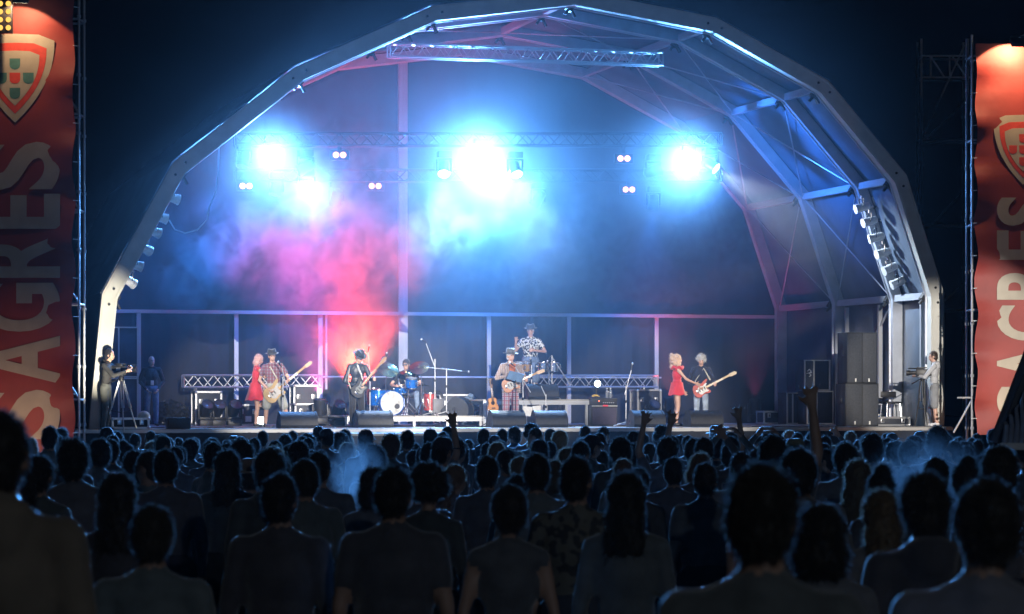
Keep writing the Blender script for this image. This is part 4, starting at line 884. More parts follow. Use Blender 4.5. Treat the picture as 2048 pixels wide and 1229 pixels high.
HAW = blotch('flower_shirt', (0.75, 0.76, 0.74), (0.02, 0.025, 0.04), 26, 0.5); NAVY = pm('navy_knit', (0.02, 0.025, 0.05), 0.9, sheen=0.2); GREYC = pm('grey_marl', (0.52, 0.53, 0.56), 0.9, 0, 0.15, 30, bump=0.3, bscale=20); KHAKI = pm('khaki_cotton', (0.35, 0.36, 0.33), 0.85, bump=0.2, bscale=25)
def skirt_mesh(r0, r1, z0, z1, folds, name='skirt', mat=REDC, sq=0.75):
    m = MB(); n = 40; rows = 6
    for i in range(rows):
        a = i / (rows - 1)
        for j in range(n):
            th = 2 * PI * j / n; r = r0 + (r1 - r0) * a ** 1.2 + 0.014 * a * math.sin(folds * th)
            m.v.append((r * math.cos(th), r * sq * math.sin(th), z0 + (z1 - z0) * a + 0.012 * a * math.sin(folds * th + 1)))
    for i in range(rows - 1):
        for j in range(n): m.f.append((i * n + j, i * n + (j + 1) % n, (i + 1) * n + (j + 1) % n, (i + 1) * n + j)); m.m.append(0)
    return m.mesh(name, mat, 60)
FACE = -PHI
# bassist
bu, bv = su(548, 2.0), 2.0
o, hp, HM, s = performer('bassist in plaid shirt, pale shorts and small black hat, legs apart', bu, bv, ZF, FACE * 0.5, [SKINS, PSH, KHAKI, SHOE, EYE], hair=hs_short, hat=hat_s, h=1.74, fat=1.1, side=-0.07, leg='shorts', arms={-1: (V(-0.33, 0.0, 1.08), V(-0.13, -0.21, 0.86)), 1: (V(0.34, -0.05, 1.12), V(0.30, -0.29, 1.06))}, legs={-1: (V(-0.17, -0.03, 0.5), V(-0.2, 0.02, 0.09)), 1: (V(0.22, -0.04, 0.5), V(0.36, 0.02, 0.09))}, curls=(0.9, 1.1), head=(0.2, 0.12))
guitar('bass_guitar', 'tan sunburst bass guitar with dark pickguard slung low on the bassist', sw(bu - 0.03, bv - 0.2, ZF + 0.80), PHI + FACE * 0.5, R(40), pm('bass_wood', (0.35, 0.22, 0.07), 0.5, 0, 0.3, 4), pm('bass_guard', (0.03, 0.02, 0.02), 0.3), pm('maple_neck', (0.5, 0.3, 0.14), 0.4), 1.2, 0.66, strap=[(-0.22, 0.02, 0.05), (-0.05, 0.32, 0.3), (0.22, 0.3, 0.5), (0.3, 0.06, 0.5), (0.24, 0.0, 0.2)])
# dancer beside the bassist
du, dv = su(511, 2.3), 2.3
o, hp, HM, s = performer('woman in short red dress with one leg raised, leaning on the bassist', du, dv, ZF, R(95), [SKINS, REDC, REDC, SHOE, EYE], hair=hs_pink, h=1.66, female=True, bend=0.1, sleeve='none', leg='bare', bust=1, arms={-1: (V(-0.2, -0.18, 1.2), V(-0.12, -0.32, 1.38)), 1: (V(0.2, -0.2, 1.22), V(0.1, -0.36, 1.36))}, legs={1: (V(0.1, -0.36, 0.86), V(0.1, -0.14, 0.5))}, head=(0.0, 0.1))
inst('dress_skirt', skirt_mesh(0.155, 0.30, 1.02, 0.62, 7), o)
# guitarist in black
gu, gv = su(713, 1.6), 1.6
o, hp, HM, s = performer('guitarist all in black with black hat, head bowed over his guitar', gu, gv, ZF, FACE * 0.2 + 0.25, [SKINS, BLJ, BLC, SHOE, EYE], hair=hs_short, hat=hat_b, h=1.74, bend=0.16, sleeve='long', arms={-1: (V(-0.3, -0.02, 1.05), V(-0.06, -0.27, 0.92)), 1: (V(0.3, -0.14, 1.1), V(0.28, -0.36, 1.1))}, curls=(0.8, 1.1), head=(0.1, 0.45), legs={-1: (V(-0.12, -0.05, 0.5), V(-0.1, 0.03, 0.09)), 1: (V(0.12, -0.02, 0.5), V(0.16, 0.03, 0.09))})
MB().tube([(-0.05, -0.16, 1.42), (-0.02, -0.2, 1.3), (0.03, -0.2, 1.2), (0.06, -0.2, 1.08)], [0.03, 0.034, 0.03, 0.02], 8, flat=0.4).build('scarf', PAPER, o)
guitar('electric_guitar', 'dark electric guitar with pale pickguard held by the guitarist in black', sw(gu + 0.0, gv - 0.31, ZF + 0.88), PHI + FACE * 0.2 + 0.1, R(50), pm('guitar_black', (0.02, 0.02, 0.022), 0.4, coat=0.1), pm('mint_guard', (0.14, 0.15, 0.15), 0.4), pm('brown_neck', (0.34, 0.2, 0.11), 0.35), 1.0, 0.66, strap=[(-0.2, 0.02, 0.04), (-0.02, 0.1, 0.3), (0.3, 0.2, 0.48), (0.4, 0.22, 0.4)])
# drummer (seated)
performer('drummer in dark T-shirt and cap seated behind the blue kit', su(812, 5.0), 5.0, DZ - 0.41, FACE * 0.6, [SKINS, BLC, JEAN, SHOE, EYE], hair=hs_short, h=1.76, bend=0.1, legs={-1: (V(-0.22, -0.42, 0.93), V(-0.24, -0.42, 0.50)), 1: (V(0.22, -0.42, 0.93), V(0.26, -0.44, 0.50))}, arms={-1: (V(-0.36, -0.1, 1.15), V(-0.28, -0.38, 1.1)), 1: (V(0.36, -0.1, 1.15), V(0.22, -0.42, 1.18))}, curls=(1.0, 1.0), head=(-0.35, 0.35))
dr = [q for q in COL.objects if q.get('label', '').startswith('drummer in dark')][0]
cm = MB().lathe([(0.0001, 0.085), (0.05, 0.075), (0.082, 0.04), (0.09, 0.0), (0.085, -0.005)], 18).prism([(-0.06, -0.002), (0.06, -0.002), (0.06, 0.006), (-0.06, 0.006)], -0.16, -0.07).mesh('cap', FELT)
hh_ = [c for c in dr.children if c.name.startswith('hair')][0]; inst('cap', cm, dr, hh_.location + Vector((0, -0.03, 0.125)), (0.45, 0, -0.35))
for k, (x, y, lab) in enumerate(((0.02, -0.45, 'wooden drumstick upright in the drummer raised hand'), (-0.42, -0.4, 'wooden drumstick over the snare in the drummer other hand'))):
    a = sw(su(812, 5.0) + (0.12 if k == 0 else -0.3), 5.0 - 0.48, DZ + (0.78 if k == 0 else 0.72)); d = Vector((0.02, -0.15, 0.36)) if k == 0 else Vector((0.3, -0.2, 0.06))
    o = MB().tube([(0, 0, 0), d * 0.9, d], [0.008, 0.006, 0.008], 8).build('drumstick', pm('stick_wood', (0.6, 0.42, 0.22), 0.5), loc=a); tag(o, lab, 'drumstick')
# singer with hat
nu_, nv_ = su(1021, 1.4), 1.4
o, hp, HM, s = performer('singer in grey brimmed hat, checked jacket and plaid trousers playing guitar', nu_, nv_, ZF, FACE + 0.3, [SKINS, PJK, PTR, SHOE, EYE], hair=hs_grey, hat=hat_g, h=1.76, fat=1.16, sleeve='long', arms={-1: (V(-0.34, -0.02, 1.12), V(-0.02, -0.30, 1.2)), 1: (V(0.34, -0.06, 1.1), V(0.30, -0.30, 1.08))}, curls=(0.9, 1.1), head=(0.35, 0.05))
MB().prism([(-0.08, 1.45), (0.08, 1.45), (0.05, 1.1), (0.10, 0.9), (-0.10, 0.9), (-0.05, 1.1)], -0.155, -0.135).build('orange_shirt', pm('orange_shirt', (0.6, 0.18, 0.06), 0.8), o)
for k in (-1, 1): MB().prism([(k * 0.09, 1.44), (k * 0.15, 1.4), (k * 0.2, 1.0), (k * 0.23, 0.78), (k * 0.12, 0.8), (k * 0.07, 1.15)], -0.165, -0.1).build('jacket_front', PJK, o)
guitar('electric_guitar', 'sunburst guitar with black pickguard slung on the singer in the hat', sw(nu_ - 0.06, nv_ - 0.25, ZF + 0.98), PHI + FACE * 0.8, R(24), pm('sunburst', (0.42, 0.14, 0.04), 0.45, 0, 0.5, 5), pm('dark_guard', (0.03, 0.03, 0.035), 0.3), pm('maple_neck', (0.5, 0.3, 0.14), 0.4), 1.0, 0.56)
# percussionist
pu, pv = su(1061, 4.5), 4.5
performer('percussionist in black and white flowered shirt and hat with one hand raised', pu, pv, PZ, FACE * 0.8, [SKINS, HAW, JEAN, SHOE, EYE], hair=hs_grey, hat=hat_s, h=1.78, fat=1.22, leg='shorts', arms={-1: (V(-0.36, -0.08, 1.16), V(-0.36, -0.2, 1.38)), 1: (V(0.35, -0.02, 1.14), V(0.08, -0.25, 1.16))}, curls=(0.45, 0.6), head=(-0.15, 0.1), nrm=(V(0, -1, 0), None))
# woman in red
ru, rv = su(1354, 1.6), 1.6
o, hp, HM, s = performer('woman in pink-red playsuit with blonde curls pointing to the right', ru, rv, ZF, R(78), [SKINS, REDC, REDC, SHOE, EYE], hair=hs_wavy, h=1.68, female=True, fat=1.08, sleeve='none', leg='bare', bust=1, arms={-1: (V(-0.2, -0.2, 1.16), V(-0.15, -0.43, 1.06)), 1: (V(0.21, -0.1, 1.1), V(0.2, -0.2, 0.87))}, head=(-0.1, -0.05), curls=(0.25, 0.5))
inst('playsuit_skirt', skirt_mesh(0.165, 0.235, 1.04, 0.74, 5, sq=0.85), o)
MB().tube([(0.17 * math.cos(a), 0.13 * math.sin(a), 1.385 + 0.02 * math.sin(6 * a)) for a in [2 * PI * k / 24 for k in range(25)]], 0.035, 8).build('ruffle_collar', REDC, o)
# grey haired guitarist
ku, kv = su(1402, 3.0), 3.0
performer('guitarist with curly grey hair in dark sweater and pale jeans', ku, kv, ZF, FACE * 0.7, [SKINS, NAVY, PJEAN, SHOE, EYE], hair=hs_curl, h=1.7, sleeve='long', arms={-1: (V(-0.3, 0.0, 1.1), V(-0.1, -0.23, 0.96)), 1: (V(0.32, -0.06, 1.1), V(0.32, -0.27, 1.04))}, curls=(0.8, 1.1), head=(-0.1, 0.3))
guitar('electric_guitar', 'red and white electric guitar with long maple neck, curly-haired guitarist', sw(ku - 0.06, kv - 0.22, ZF + 0.88), PHI + FACE * 0.6, R(27), pm('guitar_red', (0.45, 0.05, 0.03), 0.45, 0, 0.4, 6), PAPER, pm('pale_maple', (0.62, 0.48, 0.3), 0.4), 1.05, 0.62, strap=[(-0.2, 0.02, 0.04), (-0.02, 0.12, 0.25), (0.3, 0.16, 0.42), (0.3, 0.08, 0.1)])
# security man
o, hp, HM, s = performer('bald man in black with a white pass on a lanyard, hands joined', su(303, 5.2), 5.2, ZF, FACE + 0.25, [SKINS, BLC, JEAN, SHOE, EYE], h=1.66, sleeve='long', arms={-1: (V(-0.3, 0.02, 1.12), V(-0.13, -0.2, 0.9)), 1: (V(0.3, 0.02, 1.12), V(0.13, -0.2, 0.9))}, head=(0.35, 0.0))
ps = MB().box((0.0, -0.15, 1.03), (0.075, 0.006, 0.11), bev=0.002).build('pass_card', PAPER, o); MB().tube([(-0.09, -0.03, 1.4), (-0.05, -0.14, 1.25), (0, -0.15, 1.08), (0.05, -0.14, 1.25), (0.09, -0.03, 1.4)], 0.006, 6).build('lanyard', NAVY, o)
# left camera operator
lu, lv = su(212, -0.2), -0.2
o, hp, HM, s = performer('camera operator in dark beanie and jacket working a tripod camera', lu, lv, ZF - 0.06, R(62), [SKINS, pm('dark_jacket', (0.05, 0.05, 0.05), 0.8), pm('grey_trousers', (0.16, 0.17, 0.16), 0.9, bump=0.3, bscale=20), SHOE, EYE], h=1.78, sleeve='long', hood=True, bend=0.1, arms={-1: (V(-0.26, -0.26, 1.18), V(-0.16, -0.52, 1.28)), 1: (V(0.24, -0.28, 1.2), V(0.08, -0.5, 1.34))}, curls=(0.9, 0.9), head=(0.0, 0.1))
inst('beanie', hair_mesh('thick', pm('beanie_knit', (0.02, 0.022, 0.03), 0.9, bump=0.4, bscale=80), fuzz=0), o, hp)
def video_camera(label, loc, rz):
    t = thing('video_camera', label, 'camera', loc, rz)
    MB().box((0, 0.05, 0), (0.13, 0.34, 0.17), bev=0.015).build('body', BLACK, t); MB().box((0.0, 0.02, 0.12), (0.03, 0.24, 0.03), bev=0.008).build('top_handle', BLACK, t)
    MB().lathe([(0.045, 0), (0.05, 0.12), (0.065, 0.16), (0.065, 0.22), (0.055, 0.22)], 16, M=Matrix.Translation((0, -0.12, 0)) @ Matrix.Rotation(R(90), 4, 'X')).build('lens', BLACK, t)
    MB().box((-0.1, 0.0, 0.1), (0.09, 0.12, 0.07), bev=0.01).build('viewfinder', BLACK, t); MB().box((0, 0.26, 0), (0.1, 0.09, 0.13), bev=0.01).build('battery', BLKW, t)
    MB().cyl((0.08, -0.3, 0.1), (0.08, 0.0, 0.1), 0.015, n=8).build('microphone', BLKW, t); MB().box((-0.068, 0.05, 0.01), (0.004, 0.1, 0.06)).build('side_panel', ALU, t)
    return t
def tripod(label, loc, h, spread, mat=ALU, head=True):
    t = thing('tripod', label, 'tripod', loc)
    for k in range(3):
        a = 2 * PI * k / 3 + 0.5; d = V(math.cos(a), math.sin(a), 0); n_ = V(-d.y, d.x, 0) * 0.025
        for sg in (-1, 1): bar(t, 'leg_tube', d * 0.05 + V(0, 0, h - 0.05) + n_ * sg, d * spread * 0.55 + V(0, 0, h * 0.45) + n_ * sg, 0.012, mat)
        bar(t, 'leg', d * spread * 0.4 + V(0, 0, h * 0.6), d * spread + V(0, 0, 0.012), 0.015, mat)
        bar(t, 'spreader', d * spread * 0.6 + V(0, 0, h * 0.4), V(0, 0, h * 0.36), 0.01, BLACK, 6)
    MB().lathe([(0.05, h - 0.06), (0.06, h - 0.02), (0.05, h + 0.04), (0.07, h + 0.06), (0.07, h + 0.08)], 14).build('fluid_head', BLACK, t); bar(t, 'pan_handle', (0, 0, h + 0.02), (-0.3, -0.05, h - 0.12), 0.012, BLACK)
    return t
tripod('silver tripod under the video camera at the left stage edge', sw(su(243, -0.3), -0.3, ZF - 0.06), 1.15, 0.42)
video_camera('black video camera on the silver tripod at the left stage edge', sw(su(243, -0.3), -0.3, ZF + 1.28), PHI + R(62))
# right camera operator
cu, cv = su(1868, -0.42), -0.42
performer('camera operator in pale grey hooded top and shorts with back half turned', cu, cv, ZF, R(-118), [SKINS, GREYC, pm('grey_shorts', (0.28, 0.29, 0.31), 0.9, bump=0.3, bscale=20), pm('white_shoe', (0.7, 0.7, 0.7), 0.6), EYE], hair=hs_short, h=1.76, sleeve='long', leg='shorts', hood=True, legs={-1: (V(-0.17, -0.05, 0.5), V(-0.19, 0.0, 0.09)), 1: (V(0.17, 0.02, 0.5), V(0.19, 0.08, 0.09))}, arms={-1: (V(-0.26, -0.2, 1.15), V(-0.16, -0.42, 1.18)), 1: (V(0.26, -0.2, 1.15), V(0.1, -0.42, 1.2))}, curls=(0.9, 0.9), head=(0.05, 0.1))
tripod('slim dark tripod under the camera on the right of the stage', sw(su(1845, -0.4), -0.4, ZF), 1.12, 0.18, BLACK)
video_camera('small black video camera held by the operator on the right', sw(su(1842, -0.4), -0.4, ZF + 1.26), PHI + R(-110))
# small things about the stage
t = thing('music_stand', 'blue-grey folder on a music stand in front of the singer with hat', 'music stand', sw(su(1031, 0.85), 0.85, ZF))
bar(t, 'pole', (0, 0, 0.02), (0, 0, 1.08), 0.012, BLACK); MB().box((0, 0, 1.16), (0.36, 0.015, 0.22), 0, (0.5, 0.25, 0)).build('tray', pm('blue_folder', (0.18, 0.28, 0.42), 0.5), t)
for k in range(3): a = 2 * PI * k / 3; bar(t, 'foot', (0, 0, 0.14), (0.24 * math.cos(a), 0.24 * math.sin(a), 0.012), 0.01, BLACK, 6)
t = thing('music_stand', 'white score open on a low music stand behind the centre wedges', 'music stand', sw(su(1066, 1.6), 1.6, ZF))
bar(t, 'pole', (0, 0, 0.02), (0, 0, 0.3), 0.012, BLACK); MB().box((-0.12, 0, 0.36), (0.22, 0.01, 0.24), 0, (-0.4, 0.1, 0)).build('page', PAPER, t); MB().box((0.12, 0, 0.38), (0.22, 0.01, 0.24), 0, (-0.4, -0.1, 0)).build('page', PAPER, t)
for k in range(3): a = 2 * PI * k / 3; bar(t, 'foot', (0, 0, 0.14), (0.2 * math.cos(a), 0.2 * math.sin(a), 0.012), 0.01, BLACK, 6)
guitar('small_guitar', 'small orange acoustic guitar upright on a stand left of the singer', sw(su(985, 2.2), 2.2, ZF + 0.52), PHI, R(96), pm('orange_wood', (0.55, 0.24, 0.07), 0.3, 0, 0.3, 5, coat=0.5), BLACK, pm('dark_neck', (0.12, 0.07, 0.04), 0.4), 0.72, 0.5, acoustic=True)
t = thing('guitar_stand', 'thin black stand holding the small orange guitar', 'guitar stand', sw(su(983, 2.3), 2.3, ZF))
bar(t, 'pole', (0, 0, 0.05), (0, 0, 0.85), 0.013, BLACK); bar(t, 'cradle', (-0.12, -0.12, 0.32), (0.12, -0.12, 0.32), 0.012, BLACK); bar(t, 'cradle_arm', (0, 0, 0.34), (0, -0.12, 0.32), 0.012, BLACK)
for k in range(3): a = 2 * PI * k / 3 + 0.5; bar(t, 'foot', (0, 0, 0.15), (0.25 * math.cos(a), 0.25 * math.sin(a), 0.012), 0.011, BLACK, 6)
def sheet(label, px0, px1, y0, y1, v, seed, mat, name='plastic_sheet'):
    rr = random.Random(seed); u0, u1 = su(px0, v), su(px1, v); z0, z1 = ZF, sl(px0, y0, v)[2]; n = 14; m = MB()
    for i in range(n + 1):
        for j in range(n + 1):
            a, b = i / n, j / n; top = z1 - (z1 - z0) * 0.5 * abs(a - 0.35)
            m.v.append(((u1 - u0) * (a - 0.5) + rr.uniform(-.03, .03), 0.35 * b - 0.1 + rr.uniform(-.06, .06), (top - z0) * (1 - b) + 0.01 + (rr.uniform(0, .05) if b < 1 else 0)))
    for i in range(n):
        for j in range(n): m.f.append((i * (n + 1) + j, (i + 1) * (n + 1) + j, (i + 1) * (n + 1) + j + 1, i * (n + 1) + j + 1)); m.m.append(0)
    # give it a back so that it stands as a heap
    o = m.build(name, mat, loc=sw((u0 + u1) / 2, v, ZF), rot=(0, 0, PHI), smooth=25); md = o.modifiers.new('thick', 'SOLIDIFY'); md.thickness = 0.012; tag(o, label, 'sheet'); return o
SHINE = pm('black_plastic_film', (0.03, 0.035, 0.05), 0.18, 0, 0.2, 5, bump=0.4, bscale=8)
sheet('heap of shiny black plastic film right of the bald man', 318, 378, 800, 850, 7.5, 3, SHINE)
sheet('crumpled blue-grey tarpaulin between the drum riser and percussion riser', 925, 965, 790, 850, 6.8, 4, pm('blue_tarp', (0.14, 0.2, 0.3), 0.4, bump=0.4, bscale=8))
t = thing('dome_cover', 'white rounded dome on a grey box beside the flat rack case', 'cover', sw(su(288, 0.2), 0.2, ZF))
MB().ell((0, 0, 0.26), (0.14, 0.14, 0.13), 14, 9).build('dome', PAPER, t); MB().box((0, 0, 0.09), (0.22, 0.22, 0.17), bev=0.02).build('base_box', pm('grey_box', (0.12, 0.12, 0.13), 0.6), t)
t = thing('subwoofer_box', 'black box at the stage edge in front of the bald man', 'box', sw(su(356, -0.3), -0.3, ZF)); MB().box((0, 0, 0.12), (0.5, 0.35, 0.24), bev=0.01).build('cabinet', BLKW, t); MB().box((0, -0.18, 0.12), (0.44, 0.012, 0.18)).build('grille', BLACK, t)
t = thing('folding_chair', 'black chair with chrome tube legs beside the flat road case', 'chair', sw(su(1782, 1.9), 1.9, ZF + 0.2))
MB().box((0, 0, 0.36), (0.42, 0.4, 0.05), bev=0.02).build('seat', BLACK, t); MB().box((0.02, 0.2, 0.56), (0.4, 0.05, 0.14), bev=0.02).build('backrest', BLACK, t)
for x in (-0.17, 0.17):
    for y in (-0.16, 0.18): bar(t, 'leg', (x, y, 0.34), (x * 1.1, y * 1.1, 0.0), 0.013, CHROME)
wh = thing('reflector_board', 'white folded board leaning beside the tall speaker stack', 'board', sw(su(1748, 1.4), 1.4, ZF + 0.2)); MB().prism([(-0.08, 0.05), (0.08, 0.2), (0.08, 0.45), (-0.08, 0.6)], -0.01, 0.01).build('panel', PAPER, wh); MB().box((0.05, 0, 0.03), (0.2, 0.03, 0.03), 0, (0, -0.5, 0)).build('foot', PAPER, wh)
rr = random.Random(12)
for x0, v0, lab in ((330, 1.0, 'at the feet of the bald man'), (440, 2.5, 'below the tall flight case'), (640, 1.2, 'right of the bassist wedge'), (690, 2.2, 'behind the guitarist in black'), (870, 1.4, 'in front of the drum riser'), (1150, 1.2, 'in front of the percussion riser'), (1240, 2.2, 'right of the guitar amplifier'), (1340, 2.6, 'behind the woman in red'), (1690, 0.4, 'below the tall speaker stack')):   # cables on the floor
    p0 = V(su(x0, v0), v0, 0); pts = []; p = p0.copy(); a = rr.uniform(0, 6)
    for q in range(14): pts.append((p.x - p0.x, p.y - p0.y, 0.012)); a += rr.uniform(-0.7, 0.7); p = p + V(math.cos(a) * 0.22, math.sin(a) * 0.07, 0)
    o = MB().tube(pts, 0.011, 6).build('floor_cable', BLACK, loc=sw(p0.x, p0.y, ZF), rot=(0, 0, PHI)); tag(o, 'thin black cable snaking over the stage floor ' + lab, 'cable', 'cables on the stage floor')
# ================================================================ banners, scaffold towers, floods
BRED = pm('banner_red', (0.25, 0.032, 0.026), 0.6, 0, 0.18, 1.2, bump=0.6, bscale=1.6); BCREAM = pm('banner_cream', (0.36, 0.33, 0.27), 0.6, 0, 0.15, 2); BTEAL = pm('banner_teal', (0.05, 0.16, 0.15), 0.6); BRED2 = pm('banner_bright_red', (0.52, 0.05, 0.035), 0.6)
def letter_mesh(ch, Wd, Hg, mat):                     # reads bottom to top: letter up = -x, letter right = +z; origin at the baseline's lower end
    cu = bpy.data.curves.new('letter', 'FONT'); cu.body = ch; cu.size = 1.0; cu.offset = 0.028; cu.extrude = 0.004; cu.resolution_u = 6
    o = bpy.data.objects.new('tmp', cu); COL.objects.link(o); dg = bpy.context.evaluated_depsgraph_get(); me = bpy.data.meshes.new_from_object(o.evaluated_get(dg)); bpy.data.objects.remove(o)
    n = len(me.vertices); co = np.empty(n * 3); me.vertices.foreach_get('co', co); co = co.reshape(-1, 3); mn, mx = co.min(0), co.max(0)
    out = np.empty_like(co); out[:, 0] = -(co[:, 1] - mn[1]) / (mx[1] - mn[1]) * Hg; out[:, 2] = (co[:, 0] - mn[0]) / (mx[0] - mn[0]) * Wd; out[:, 1] = -(co[:, 2] - mn[2])
    me.vertices.foreach_set('co', out.ravel()); me.materials.clear(); me.materials.append(mat); me.update(); bm = bmesh.new(); bm.from_mesh(me); bmesh.ops.recalc_face_normals(bm, faces=bm.faces); bm.to_mesh(me); bm.free(); return me
def shield(w_, h_, flat=0.55):
    P = [(-w_, h_ * 0.42), (-w_ * 0.6, h_ * 0.49), (0, h_ * 0.5), (w_ * 0.6, h_ * 0.49), (w_, h_ * 0.42)]
    for k in range(1, 9):
        a = k / 9; P.append((w_ * (1 - a ** 2.2) * (1.0 if a < .2 else 1.0), h_ * 0.42 - h_ * 0.92 * a))
    P.append((0, -h_ * 0.5))
    P += [(-x, z) for x, z in P[5:13][::-1]]
    return P
def small_shield(w_, h_): return [(-w_, h_), (w_, h_), (w_, -h_ * 0.2)] + [(w_ * math.cos(a), -h_ * 0.2 - h_ * 0.8 * math.sin(a)) for a in (0.5, 1.0, PI / 2, PI - 1.0, PI - 0.5)] + [(-w_, -h_ * 0.2)]
def banner(label, x0, x1, yt, yb, Y, letters, base_px, hgt_px, crest, wave_edge, slope=0.0, small_red=False):
    k = Y / F_PX; c = wp((x0 + x1) / 2, yb, Y); t = thing('banner', label, 'banner', c, 0.0, 'red banners on the scaffold towers')
    W_, H_ = (x1 - x0) * k, (yb - yt) * k; nx_, nz_ = 12, 60; m = MB()
    def ed(b, a):                                      # pulled-in scallops between the lashings, and loose ripples near the laced edge
        near = a if wave_edge > 0 else 1 - a
        return near ** 6
    for lay in (0.0, 0.01):
        for j in range(nz_ + 1):
            for i in range(nx_ + 1):
                a, b = i / nx_, j / nz_; e = ed(b, a)
                x = (a - 0.5) * W_ - wave_edge * e * 0.06 * (0.5 + 0.5 * math.sin(b * 42 + 1.0))
                y = lay + e * 0.10 * math.sin(b * 37) + 0.03 * e * math.sin(b * 90 + 2)
                m.v.append((x, y + 0.02, b * H_ + slope * (a - 0.5) * W_ * b))
    K = (nx_ + 1) * (nz_ + 1)
    for j in range(nz_):
        for i in range(nx_):
            q = (j * (nx_ + 1) + i, j * (nx_ + 1) + i + 1, (j + 1) * (nx_ + 1) + i + 1, (j + 1) * (nx_ + 1) + i); m.f += [q, tuple(s + K for s in q[::-1])]; m.m += [0, 0]
    m.build('cloth', BRED, t, 60)
    L = lambda px, py: ((px - (x0 + x1) / 2) * k, (yb - py) * k)
    for ch, ya, yb_ in letters:
        X, Z = L(base_px, yb_); inst('letter', letter_mesh(ch, (yb_ - ya) * k, hgt_px * k, BCREAM), t, (X, 0.008, Z))
    cx, cy_, cw, chh = crest; X, Z = L(cx, cy_)
    cr = sub('crest', t); cr.location = (X, 0, Z); w_, h_ = cw * k / 2, chh * k
    for nm, s_, mt, yy in (('outer_shield', 1.0, BCREAM, -0.000), ('red_ring', 0.80, BRED2, -0.005), ('inner_shield', 0.62, BCREAM, -0.010)):
        MB().prism([(x * s_, z * s_) for x, z in shield(w_, h_)], yy, 0.012).build(nm, mt, cr, 0)
    for nm, dx, dz in (('small_shield', 0, 0.16), ('small_shield', -0.34, -0.0), ('small_shield', 0, -0.0), ('small_shield', 0.34, -0.0), ('small_shield', 0, -0.17)):
        red = small_red or (dx == 0 and dz == 0)
        MB().prism([(x + dx * w_, z + dz * h_) for x, z in small_shield(w_ * 0.135, h_ * 0.062)], -0.015, 0.0).build(nm, BRED2 if red else BTEAL, cr, 0)
    for q in range(12): bar(t, 'lashing', ((wave_edge * 0.5) * W_ - wave_edge * 0.04, 0.0, H_ * (q + 0.5) / 12), ((wave_edge * 0.5) * W_ + wave_edge * 0.06, 0.12, H_ * (q + 0.5) / 12), 0.008, PAPER, 6)
    return t
YL, YR = 57.0, 60.0
banner('red banner on the left tower with crest on top and pale vertical lettering', -70, 150, -25, 905, YL, [('S', 780, 880), ('A', 672, 768), ('G', 566, 664), ('R', 466, 556), ('E', 388, 458), ('S', 284, 380)], 120, 165, (30, 157, 158, 178), 1)
banner('red banner on the right tower with crest and pale vertical lettering', 1950, 2150, 88, 870, YR, [('S', 770, 838), ('A', 692, 762), ('G', 610, 682), ('R', 528, 600), ('E', 460, 520), ('S', 392, 452)], 2113, 119, (2046, 300, 118, 140), -1, slope=0.0, small_red=True)
def tower(label, Y, poles, ledgers, diags, yt, yb, yoff=0.5):
    t = thing('scaffold_tower', label, 'scaffold', wp(poles[0], yb, Y), 0.0, 'scaffold towers'); o0 = wp(poles[0], yb, Y); zg = gz(Y)
    loc = lambda px, py, dy=0.0: wp(px, py, Y) - o0 + V(0, dy, 0)
    for dy in (0.0, 0.7):
        for p in poles:
            a, b = loc(p, yb, dy), loc(p, yt, dy); a.z = zg - o0.z; bar(t, 'standard', a, b, 0.026, STEEL)
            for q in range(9):
                zc = a.z + (b.z - a.z) * (q + 0.5) / 9; bar(t, 'coupler', (a.x, dy, zc - 0.03), (a.x, dy, zc + 0.03), 0.045, STEEL, 6)
    for xa, xb, y in ledgers:
        for dy in (0.03, 0.73): bar(t, 'ledger', loc(xa, y, dy), loc(xb, y, dy), 0.024, STEEL)
    for xa, ya, xb, yb_ in diags: bar(t, 'brace', loc(xa, ya, 0.06), loc(xb, yb_, 0.06), 0.022, STEEL)
    for p in poles[:2]:
        for y in sorted({l[2] for l in ledgers}): bar(t, 'transom', loc(p, y, 0), loc(p, y, 0.7), 0.022, STEEL)
    return t
tower('left scaffold tower of steel tubes behind the red banner', YL + 0.45, [158, 40, -70], [(-70, 158, 38), (-70, 158, 228), (-70, 158, 420), (-70, 158, 608), (-70, 158, 800)], [(158, 420, 40, 228), (158, 608, 40, 420), (158, 800, 40, 608), (158, 228, 40, 40)], -25, 880)
tower('right scaffold tower of steel tubes carrying the red banner', YR + 0.4, [1944, 2060], [(1944, 2060, 112), (1944, 2060, 280), (1944, 2060, 450), (1944, 2060, 620), (1925, 2060, 796)], [(1946, 798, 1908, 866)], 70, 870)
tower('farther dim scaffold tower between the arch and the right banner', 69.0, [1843, 1936], [(1843, 1940, 112), (1843, 1940, 155), (1843, 1940, 280), (1843, 1940, 450), (1843, 1940, 620)], [(1853, 277, 1938, 198), (1862, 452, 1938, 372), (1846, 640, 1938, 560), (1862, 112, 1890, 155), (1905, 112, 1934, 155), (1862, 155, 1862, 112), (1900, 155, 1900, 112), (1848, 270, 1930, 90)], 78, 870)
